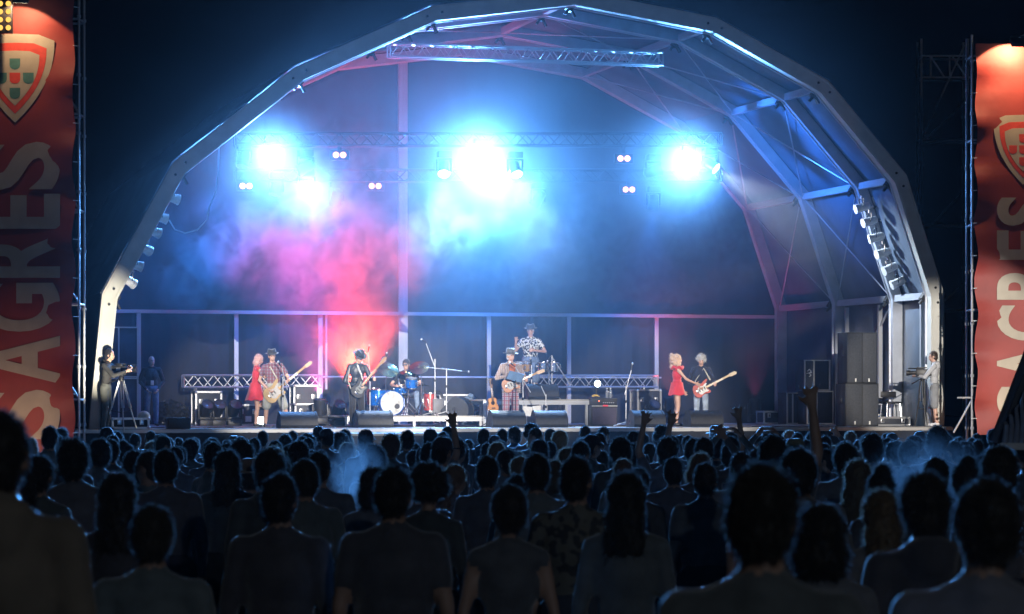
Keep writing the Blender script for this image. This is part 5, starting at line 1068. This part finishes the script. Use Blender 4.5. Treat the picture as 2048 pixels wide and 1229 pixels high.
# blinder array and floods
t = thing('blinder_array', 'black blinder panel of round amber lamps at the top left corner', 'stage light', wp(2, 33, YL - 0.5), 0.0)
MB().box((0, 0, 0), (0.48, 0.14, 0.70), bev=0.01).build('housing', BLACK, t)
blens = lens_mesh(0.055, glow('amber_lamp', (1.0, 0.50, 0.10), 1.6))
for i in range(3):
    for j in range(4): inst('lamp', blens, t, (-0.165 + 0.165 * i, -0.078, 0.25 - 0.165 * j), Vector((0, 1, 0)).to_track_quat('Z', 'Y'))
bar(t, 'bracket', (0, 0.07, 0.3), (0, 0.9, 0.3), 0.02, STEEL)
def flood(label, loc, target, W, col, size, blend=0.12, arm=None, rad=0.03):
    d = (target - loc).normalized(); t = thing('flood_light', label, 'flood light', loc, q=d.to_track_quat('-Z', 'Y'), group='flood lights for the banners')
    MB().box((0, 0, 0.06), (0.34, 0.24, 0.12), bev=0.02).build('housing', BLACK, t); MB().box((0, 0, -0.004), (0.28, 0.18, 0.006)).build('lens', glow('flood_lens', (1.0, 0.78, 0.5), 10), t)
    MB().tube([(-0.19, 0, 0.05), (-0.19, 0, 0.2), (0.19, 0, 0.2), (0.19, 0, 0.05)], 0.014, 6).build('bracket', BLACK, t)
    if arm is not None:
        p1 = d.to_track_quat('-Z', 'Y').inverted() @ (arm - loc); bar(t, 'arm', (0, 0, 0.18), p1, 0.018, STEEL)
    spot(t, (0, 0, -0.03), (0, 0, -1), W, col, size, blend, rad); return t
WRM = (1.0, 0.62, 0.34)
flood('flood light over the top of the left banner', wp(40, 2, YL - 0.75), wp(35, 120, YL), 140, WRM, 115, arm=wp(40, -10, YL + 0.4))
flood('flood light over the top of the right banner', wp(2036, 88, YR - 0.6), wp(2022, 150, YR), 330, WRM, 110, arm=wp(2048, 70, YR + 0.4))
flood('flood light at the foot of the left banner', wp(-10, 905, YL - 2.2), wp(40, 830, YL), 130, (1.0, 0.6, 0.4), 90, 0.6, rad=0.1)
flood('flood light on the ground washing the left arch leg', wp(330, 905, 54.0), wp(190, 670, 59.4), 3600, (1.0, 0.9, 0.7), 26, 0.7, rad=0.05)
flood('flood light at the foot of the right banner', wp(2085, 905, YR - 2.2), wp(2050, 800, YR), 110, (1.0, 0.5, 0.25), 95, 0.6, rad=0.1)
MX = V(9.0, -14, 11)
flood('flood light on the tall mast behind the audience, pointed at the arch', V(9.6, -14.2, 11.3), V(2, 62, 10.5), 4200, (1.0, 0.88, 0.74), 24, 0.8, arm=MX, rad=0.2)
flood('small flood light on the tall mast behind the audience, pointed down at the crowd', V(9.6, -14.2, 10.4), V(0, 12, 0.5), 1500, (0.75, 0.87, 1.0), 85, 0.9, arm=MX, rad=0.2)
def profile_spot(label, loc, target, W, size):
    d = (target - loc).normalized(); t = thing('profile_spot', label, 'stage light', loc, q=d.to_track_quat('-Z', 'Y'), group='front spots on the mast')
    MB().lathe([(0.06, 0.5), (0.13, 0.46), (0.13, 0.2), (0.09, 0.16), (0.09, -0.1), (0.11, -0.12), (0.11, -0.2), (0.09, -0.2)], 16).build('barrel', BLACK, t); inst('lens', lens_mesh(0.088, LENS_Y), t, (0, 0, -0.17))
    MB().tube([(-0.15, 0, 0.2), (-0.15, 0.18, 0.2), (0.15, 0.18, 0.2), (0.15, 0, 0.2)], 0.014, 6).build('yoke', BLACK, t); spot(t, (0, 0, -0.22), (0, 0, -1), W, (1.0, 0.92, 0.82), size, 0.5, 0.09)
FK = 250000
for k, (x, v, W, lab) in enumerate(((535, 2.2, 0.8, 'first'), (715, 1.6, 0.7, 'second'), (805, 4.5, 1.5, 'third'), (1030, 2.0, 1.0, 'fourth'), (1370, 2.0, 1.1, 'fifth'), (1866, -0.4, 1.1, 'sixth'))):
    profile_spot('%s from the left of the front spots on the mast crossbar' % lab, MX + V(-1.0 + 0.4 * k, 0.2, 0.9), sw(su(x, v), v, ZF + 1.25), FK * W, 3.4)
t = thing('lamp_mast', 'tall steel mast behind the audience carrying the front spots', 'mast', V(9.0, -14, 0.25), 0.0); bar(t, 'pole', (0, 0, 0), (0, 0, 12.0), 0.08, STEEL); bar(t, 'crossbar', (-1.2, 0, 11.85), (1.2, 0, 11.85), 0.03, STEEL); MB().box((0, 0, 0.02), (0.4, 0.4, 0.04)).build('base_plate', STEEL, t)
# mixing tent corner at the lower right
Yt = 24.0; t = thing('mixing_tent', 'dark corner of a tent with shiny hanging plastic at the right edge', 'tent', wp(1992, 905, Yt), 0.0); o0 = wp(1992, 905, Yt)
lo = lambda px, py, dy=0.0: wp(px, py, Yt) - o0 + V(0, dy, 0)
bar(t, 'corner_pole', lo(1986, 885), lo(2090, 615), 0.035, pm('blue_steel', (0.25, 0.28, 0.36), 0.35, 0.6)); a = lo(1986, 885); bar(t, 'leg', a, V(a.x, 0, gz(Yt) - o0.z), 0.035, BLACK)
m = MB(); P = [lo(1990, 888, 0.05), lo(2092, 625, 0.05), lo(2130, 625, 0.05), lo(2130, 905, 0.05)]; m.add(P + [p + V(0, 0.03, 0) for p in P], [(0, 1, 2, 3), (7, 6, 5, 4), (0, 4, 5, 1), (1, 5, 6, 2), (2, 6, 7, 3), (3, 7, 4, 0)]); m.build('fabric_wall', BLACK, t, 0)
for k in range(5):
    x = 2008 + k * 11; top = 885 - (x - 1990) * 2.5; MB().tube([lo(x, 893, -0.03), lo(x + 3, 850, -0.05), lo(x + 1, (top + 850) / 2, -0.03), lo(x + 7, top + 25, 0.0)], [0.03, 0.022, 0.016, 0.006], 8).build('plastic_strip', pm('clear_film', (0.4, 0.42, 0.5), 0.15, 0, 0.1, coat=0.5), t)
beam(t, 'shelf', lo(1998, 893, -0.05), lo(2120, 893, -0.05), 0.04, 0.06, ALUD)
# smoke drifting over the crowd
puff('small blue wisp of smoke rising over the heads left of centre', 712, 945, 0, 0.26, 0.3, 0.34, 1.1, 5.0, 0.38, 0.66, 0.5, world=21)
puff('small blue wisp of smoke over the heads at the right', 1850, 960, 0, 0.5, 0.4, 0.42, 0.6, 3.0, 0.36, 0.7, 0.5, world=20)
# ================================================================ crowd
CT = pm('crowd_top', (0.10, 0.105, 0.12), 0.75, 0, 0.2, 12, bump=0.25, bscale=25, sheen=0.7, rnd=0.12); CB = pm('crowd_trousers', (0.04, 0.045, 0.06), 0.85, 0, 0.2, 10, rnd=0.05); CSK = pm('crowd_skin', (0.42, 0.26, 0.19), 0.5, 0, 0.08, 12)
HD = pm('crowd_hair', (0.022, 0.016, 0.012), 0.6, 0, 0.3, 60, sheen=0.5, rnd=0.03, transl=0.3); HF = pm('crowd_fair_hair', (0.22, 0.14, 0.08), 0.6, 0, 0.3, 60, sheen=0.5, rnd=0.03, transl=0.3)
TAN = pm('tan_hoodie', (0.20, 0.16, 0.12), 0.85, 0, 0.15, 6, bump=0.3, bscale=14, sheen=0.3); PAT = blotch('patterned_shirt', (0.16, 0.15, 0.12), (0.05, 0.05, 0.05), 16, 0.52)
CMATS = [CSK, CT, CB, SHOE, CSK]
HAIRS = {}
for i, (k, mt) in enumerate((('short', HD), ('crop', HD), ('thick', HD), ('long', HD), ('bob', HD), ('pony', HD), ('bun', HD), ('curly', HD), ('long', HF), ('bob', HF), ('thick', HF))):
    HAIRS[k if mt is HD else 'fair ' + k] = hair_mesh(k, mt, fuzz=2600, seed=20 + i, length=0.022 if k in ('short', 'crop') else 0.032)
_cap = MB().lathe([(0.0001, 0.205), (0.05, 0.197), (0.082, 0.16), (0.09, 0.11), (0.088, 0.10)], 20); _cap.v = [(x, y * 1.12 + 0.012, z) for x, y, z in _cap.v]
_cap.prism([(-0.07, 0.105), (0.07, 0.105), (0.06, 0.118), (-0.06, 0.118)], -0.18, -0.08)
HAIRS['cap'] = _cap.mesh('cap', pm('cap_cloth', (0.05, 0.05, 0.07), 0.8, rnd=0.1, sheen=0.4)); HAIRS['hat'] = MB().lathe([(0.0001, 0.225), (0.06, 0.22), (0.085, 0.19), (0.096, 0.115), (0.15, 0.105), (0.15, 0.112), (0.095, 0.122)], 22).mesh('hat', pm('straw_hat', (0.16, 0.13, 0.08), 0.8, rnd=0.05, sheen=0.3))
BOD = {}
def body(key, vox=0.02, mats=CMATS, **kw):
    if key not in BOD:
        pr, hp, HM, s = figure(h=1.75, eyes=False, **kw); BOD[key] = (remesh(pr, vox, 4, 'body', mats), hp, HM.to_euler())
    return BOD[key]
body('man_tee', sleeve='short'); body('man_jacket', sleeve='long', fat=1.14, hands=False); body('man_hood', sleeve='long', fat=1.12, hood=True, hands=False); body('man_turn', sleeve='short', head=(0.5, 0.0), fat=1.04)
body('man_broad', sleeve='short', fat=1.22, head=(-0.15, 0)); body('woman_tee', sleeve='short', female=True); body('woman_tank', sleeve='none', female=True, head=(0.25, 0)); body('woman_jacket', sleeve='long', female=True, fat=1.15, hands=False); body('man_tilt', sleeve='long', head=(-0.4, 0.12), side=0.04, hands=False)
body('man_left', sleeve='short', head=(1.0, 0.05), side=0.05); body('woman_right', sleeve='short', female=True, head=(-0.85, 0.08), side=-0.04)
def raised(sx, a, b, **kw): return dict(arms={sx: (a, b)}, curls=(0.12, 0.12), nrm=(V(0, -1, 0), V(0, -1, 0)), **kw)
body('arm_right', 0.0125, sleeve='short', **raised(-1, V(-0.27, -0.06, 1.66), V(-0.24, -0.06, 1.93)))
body('arm_left', 0.0125, sleeve='short', **raised(1, V(0.27, -0.06, 1.64), V(0.22, -0.06, 1.9)))
body('arm_bent', 0.0125, sleeve='long', **raised(-1, V(-0.38, -0.08, 1.52), V(-0.2, -0.1, 1.76)))
body('arms_phone', 0.0125, sleeve='long', arms={-1: (V(-0.33, -0.16, 1.5), V(-0.1, -0.2, 1.78)), 1: (V(0.33, -0.16, 1.5), V(0.1, -0.2, 1.78))}, curls=(0.8, 0.8))
def person(px, Y, h, bkey, hair, label, group, rz=0.0, mats=None, tilt=0):
    me, hp, he = BOD[bkey]; o = bpy.data.objects.new('person', me); COL.objects.link(o); s = h / 1.75
    o.location = ((px - 1024) / F_PX * Y, Y, gz(Y)); o.rotation_euler = (random.gauss(0, 0.03) * tilt, random.gauss(0, 0.035) * tilt, PI + rz); o.scale = (s, s, s); tag(o, label, 'person', group)
    if mats:
        for i, m_ in mats.items(): o.material_slots[i].link = 'OBJECT'; o.material_slots[i].material = m_
    if hair:
        c = inst(hair if hair in ('cap', 'hat') else 'hair', HAIRS[hair], o, hp, he)
        if hair in ('cap', 'hat'): inst('hair', HAIRS['crop'], o, hp, he); 
    return o
def top(px, py, Y, *a, **k):
    h = (HC - (py - YH) / F_PX * Y) - gz(Y); h = min(max(h - 0.012, 1.5), 2.0); PLACED.append(((px - 1024) / F_PX * Y, Y)); return person(px, Y, h, *a, **k)
PLACED = []; NG = 'nearest concertgoers seen from behind'
NEAR = [(2, 825, 8.6, 'man_hood', 'crop', 'big man in tan hooded top at the left edge, nearest the camera', {1: TAN}),
 (1523, 930, 6.6, 'man_jacket', 'short', 'large blurred dark head and shoulders nearest the camera at centre right', None),
 (1968, 958, 7.2, 'man_turn', 'short', 'large blurred dark head at the bottom right corner', None),
 (236, 947, 13.2, 'woman_jacket', 'long', 'woman with long hair behind the tan-hooded man, back to us', None),
 (787, 934, 12.4, 'man_broad', 'short', 'broad-shouldered man with a rim-lit round head left of centre', None),
 (560, 947, 12.6, 'man_jacket', 'crop', 'close-cropped man in dark jacket left of the broad-shouldered man', None),
 (1017, 970, 12.4, 'woman_tank', 'short', 'short-haired person with bare rim-lit shoulders at the centre bottom', None),
 (1154, 914, 14.6, 'man_broad', 'crop', 'close-cropped man in a faintly patterned shirt right of centre', {1: PAT}),
 (1253, 947, 12.8, 'woman_jacket', 'long', 'woman with long straight dark hair beside the patterned shirt', None),
 (1762, 980, 12.6, 'woman_jacket', 'fair long', 'woman with fair rim-lit hair low at the right', None),
 (148, 882, 18.5, 'man_broad', 'thick', 'thick-haired dark figure in front of the red left banner foot', None),
 (78, 912, 17.0, 'woman_jacket', 'pony', 'woman with a ponytail peeking past the tan-hooded man', None),
 (332, 900, 19.5, 'man_jacket', 'short', 'man in a dark jacket with rim-lit neck on the left', None),
 (455, 902, 20.0, 'woman_jacket', 'long', 'long-haired woman standing right of the man in dark jacket on the left', None),
 (540, 903, 17.5, 'man_hood', 'thick', 'thick-haired head just above the close-cropped man', None),
 (645, 906, 20.0, 'man_tilt', 'short', 'head turned to the left beside the blue wisp of smoke', None),
 (748, 935, 17.5, 'woman_tee', 'bob', 'rounded bob of hair tucked left of the broad-shouldered man', None),
 (857, 938, 16.0, 'woman_jacket', 'curly', 'bushy-haired person right of the broad-shouldered man', None),
 (975, 913, 20.5, 'man_jacket', 'short', 'tall-necked man with a rim of light, left of the bare-shouldered person', None),
 (1073, 908, 17.8, 'man_jacket', 'short', 'round-headed person left of the close-cropped patterned shirt man', None),
 (1241, 878, 26.0, 'man_jacket', 'thick', 'tall dark man standing out above the long straight-haired woman', None),
 (1347, 915, 22.5, 'man_tee', 'crop', 'man with close-cropped hair left of the pale-shirted man', None),
 (1411, 926, 19.0, 'man_broad', 'crop', 'broad man with shaved rim-lit head beside the large blurred head', None),
 (1482, 905, 21.5, 'man_jacket', 'short', 'dark head rising just left of the large blurred head', None),
 (1609, 903, 15.6, 'man_tilt', 'thick', 'dark thick-haired head right of the large blurred head', None),
 (1692, 890, 22.5, 'man_jacket', 'thick', 'square dark head under the tall speaker stack', None),
 (1716, 921, 18.2, 'woman_tee', 'fair long', 'woman with fair long hair in the middle right rows', None),
 (1875, 853, 23.5, 'man_broad', 'short', 'tall hazy man standing behind the right wisp of smoke', None),
 (1815, 882, 24.5, 'man_turn', 'short', 'man turned sideways just left of the tall hazy man', None),
 (1930, 925, 17.5, 'woman_tee', 'bun', 'woman with her hair in a bun near the right edge', None),
 (1996, 897, 16.0, 'man_turn', 'thick', 'dark square head below the tent corner', None),
 (1850, 952, 10.5, 'man_hood', 'thick', 'dark hooded back left of the bottom right head', None),
 (305, 1010, 10.2, 'man_tee', 'short', 'short dark figure low between the long-haired woman and jacket man', None),
 (100, 853, 31.0, 'man_jacket', 'crop', 'lone dark head against the foot of the left banner', None),
 (1640, 1010, 9.6, 'woman_jacket', 'bob', 'dark bob of hair low between the two big blurred heads', None)]
for i, (x, y, Y, b, hr, lab, mt) in enumerate(NEAR): top(x, y, Y, b, hr, lab, NG, rz=random.uniform(-0.25, 0.25), mats=mt)
ARMS = [(1546, 872, 17.5, 'arm_right', 'short', 'raised open hand and forearm high against the speakers, right of centre'),
 (858, 886, 27.0, 'arm_right', 'short', 'raised spread hand in front of the drum riser'),
 (1334, 878, 27.0, 'arm_left', 'thick', 'raised hand with spread fingers before the right wedge'),
 (1386, 878, 27.5, 'arm_left', 'short', 'raised hand beside the legs of the woman in red'),
 (1408, 876, 26.0, 'arm_bent', 'short', 'bent raised arm below the woman in red'),
 (1462, 874, 28.0, 'arms_phone', 'short', 'both arms raised together in front of the grey-haired guitarist'),
 (1432, 872, 29.0, 'arm_right', 'crop', 'raised arm with pointing hand right of the grey-haired guitarist'),
 (1538, 872, 30.0, 'arms_phone', 'thick', 'both arms raised over the head near the back right cases'),
 (1650, 872, 37.0, 'arm_bent', 'short', 'small raised fist left of the tall speaker stack')]
for i, (x, y, Y, b, hr, lab) in enumerate(ARMS): top(x, y, Y, b, hr, 'concertgoer with ' + lab, 'concertgoers with raised arms')
rr = random.Random(42); HK = ['short', 'short', 'short', 'crop', 'crop', 'thick', 'thick', 'long', 'bob', 'pony', 'bun', 'curly', 'cap', 'hat', 'short', 'thick', 'fair bob', 'fair long', 'fair thick']
MALE = ['man_tee', 'man_jacket', 'man_hood', 'man_turn', 'man_broad', 'man_tilt', 'man_tee', 'man_left']; FEM = ['woman_tee', 'woman_right', 'woman_tank', 'woman_jacket']
HN = {'cap': 'cap-wearing', 'hat': 'hat-wearing', 'short': 'short-haired', 'crop': 'close-cropped', 'thick': 'thick-haired', 'long': 'long dark-haired', 'bob': 'dark bob-haired', 'pony': 'ponytailed', 'bun': 'bun-haired', 'curly': 'curly-haired', 'fair bob': 'fair bob-haired', 'fair long': 'fair long-haired', 'fair thick': 'fair thick-haired'}
FILL = []
Y = 17.0
while Y < 48:
    hw = 0.19 * Y + 0.5; step = 0.9 if Y < 24 else 0.7; x = -hw + rr.uniform(0, step)
    while x < hw:
        X, Yy = x + rr.uniform(-0.16, 0.16), Y + rr.uniform(-0.4, 0.4); px = 1024 + X / Yy * F_PX
        ok = all((X - a) ** 2 + ((Yy - b) * 0.6) ** 2 > 0.17 for a, b in PLACED)
        # keep the sight lines round the nearest figures as open as in the photograph
        if Yy < 18: ok = ok and rr.random() < 0.5
        if ok:
            hr = rr.choice(HK); fem = hr in ('long', 'bob', 'pony', 'bun', 'fair bob', 'fair long'); b = rr.choice(FEM if fem else MALE); h = rr.gauss(1.63, 0.05) if fem else rr.gauss(1.74, 0.06)
            h = min(h, 1.86 if Yy > 20 else 1.72)
            PLACED.append((X, Yy)); FILL.append((px, Yy, h, b, hr, rr.gauss(0, 0.5)))
        x += step
    Y += 1.9 if Y < 24 else 1.95
AN = [(150, 'left banner'), (260, 'left camera operator'), (400, 'bald man'), (520, 'tall flight case'), (640, 'bassist'), (760, 'guitarist in black'), (880, 'drum kit'), (980, 'tarpaulin'), (1060, 'hatted singer'), (1180, 'percussion riser'), (1280, 'amplifier'), (1380, 'woman in red'), (1500, 'curly-haired guitarist'), (1650, 'back right speakers'), (1780, 'speaker stack'), (1910, 'right camera operator'), (9999, 'right banner')]
groups = {}
for q in FILL:
    an = next(n_ for lim, n_ in AN if q[0] < lim); zone = 'near' if q[1] < 20 else ('middle' if q[1] < 30 else 'far')
    groups.setdefault((HN[q[4]], zone, an), []).append(q)
for (hn, zone, an), qs in groups.items():
    qs.sort(key=lambda q: q[0])
    for i, q in enumerate(qs):
        extra = '' if len(qs) == 1 else ', %s from left' % ['first', 'second', 'third', 'fourth', 'fifth', 'sixth', 'seventh', 'eighth', 'ninth', 'tenth'][i]
        person(*q[:5], '%s concertgoer from behind in %s rows below the %s%s' % (hn, zone, an, extra), 'concertgoers seen from behind', rz=q[5], tilt=1)
print('crowd', len(PLACED))
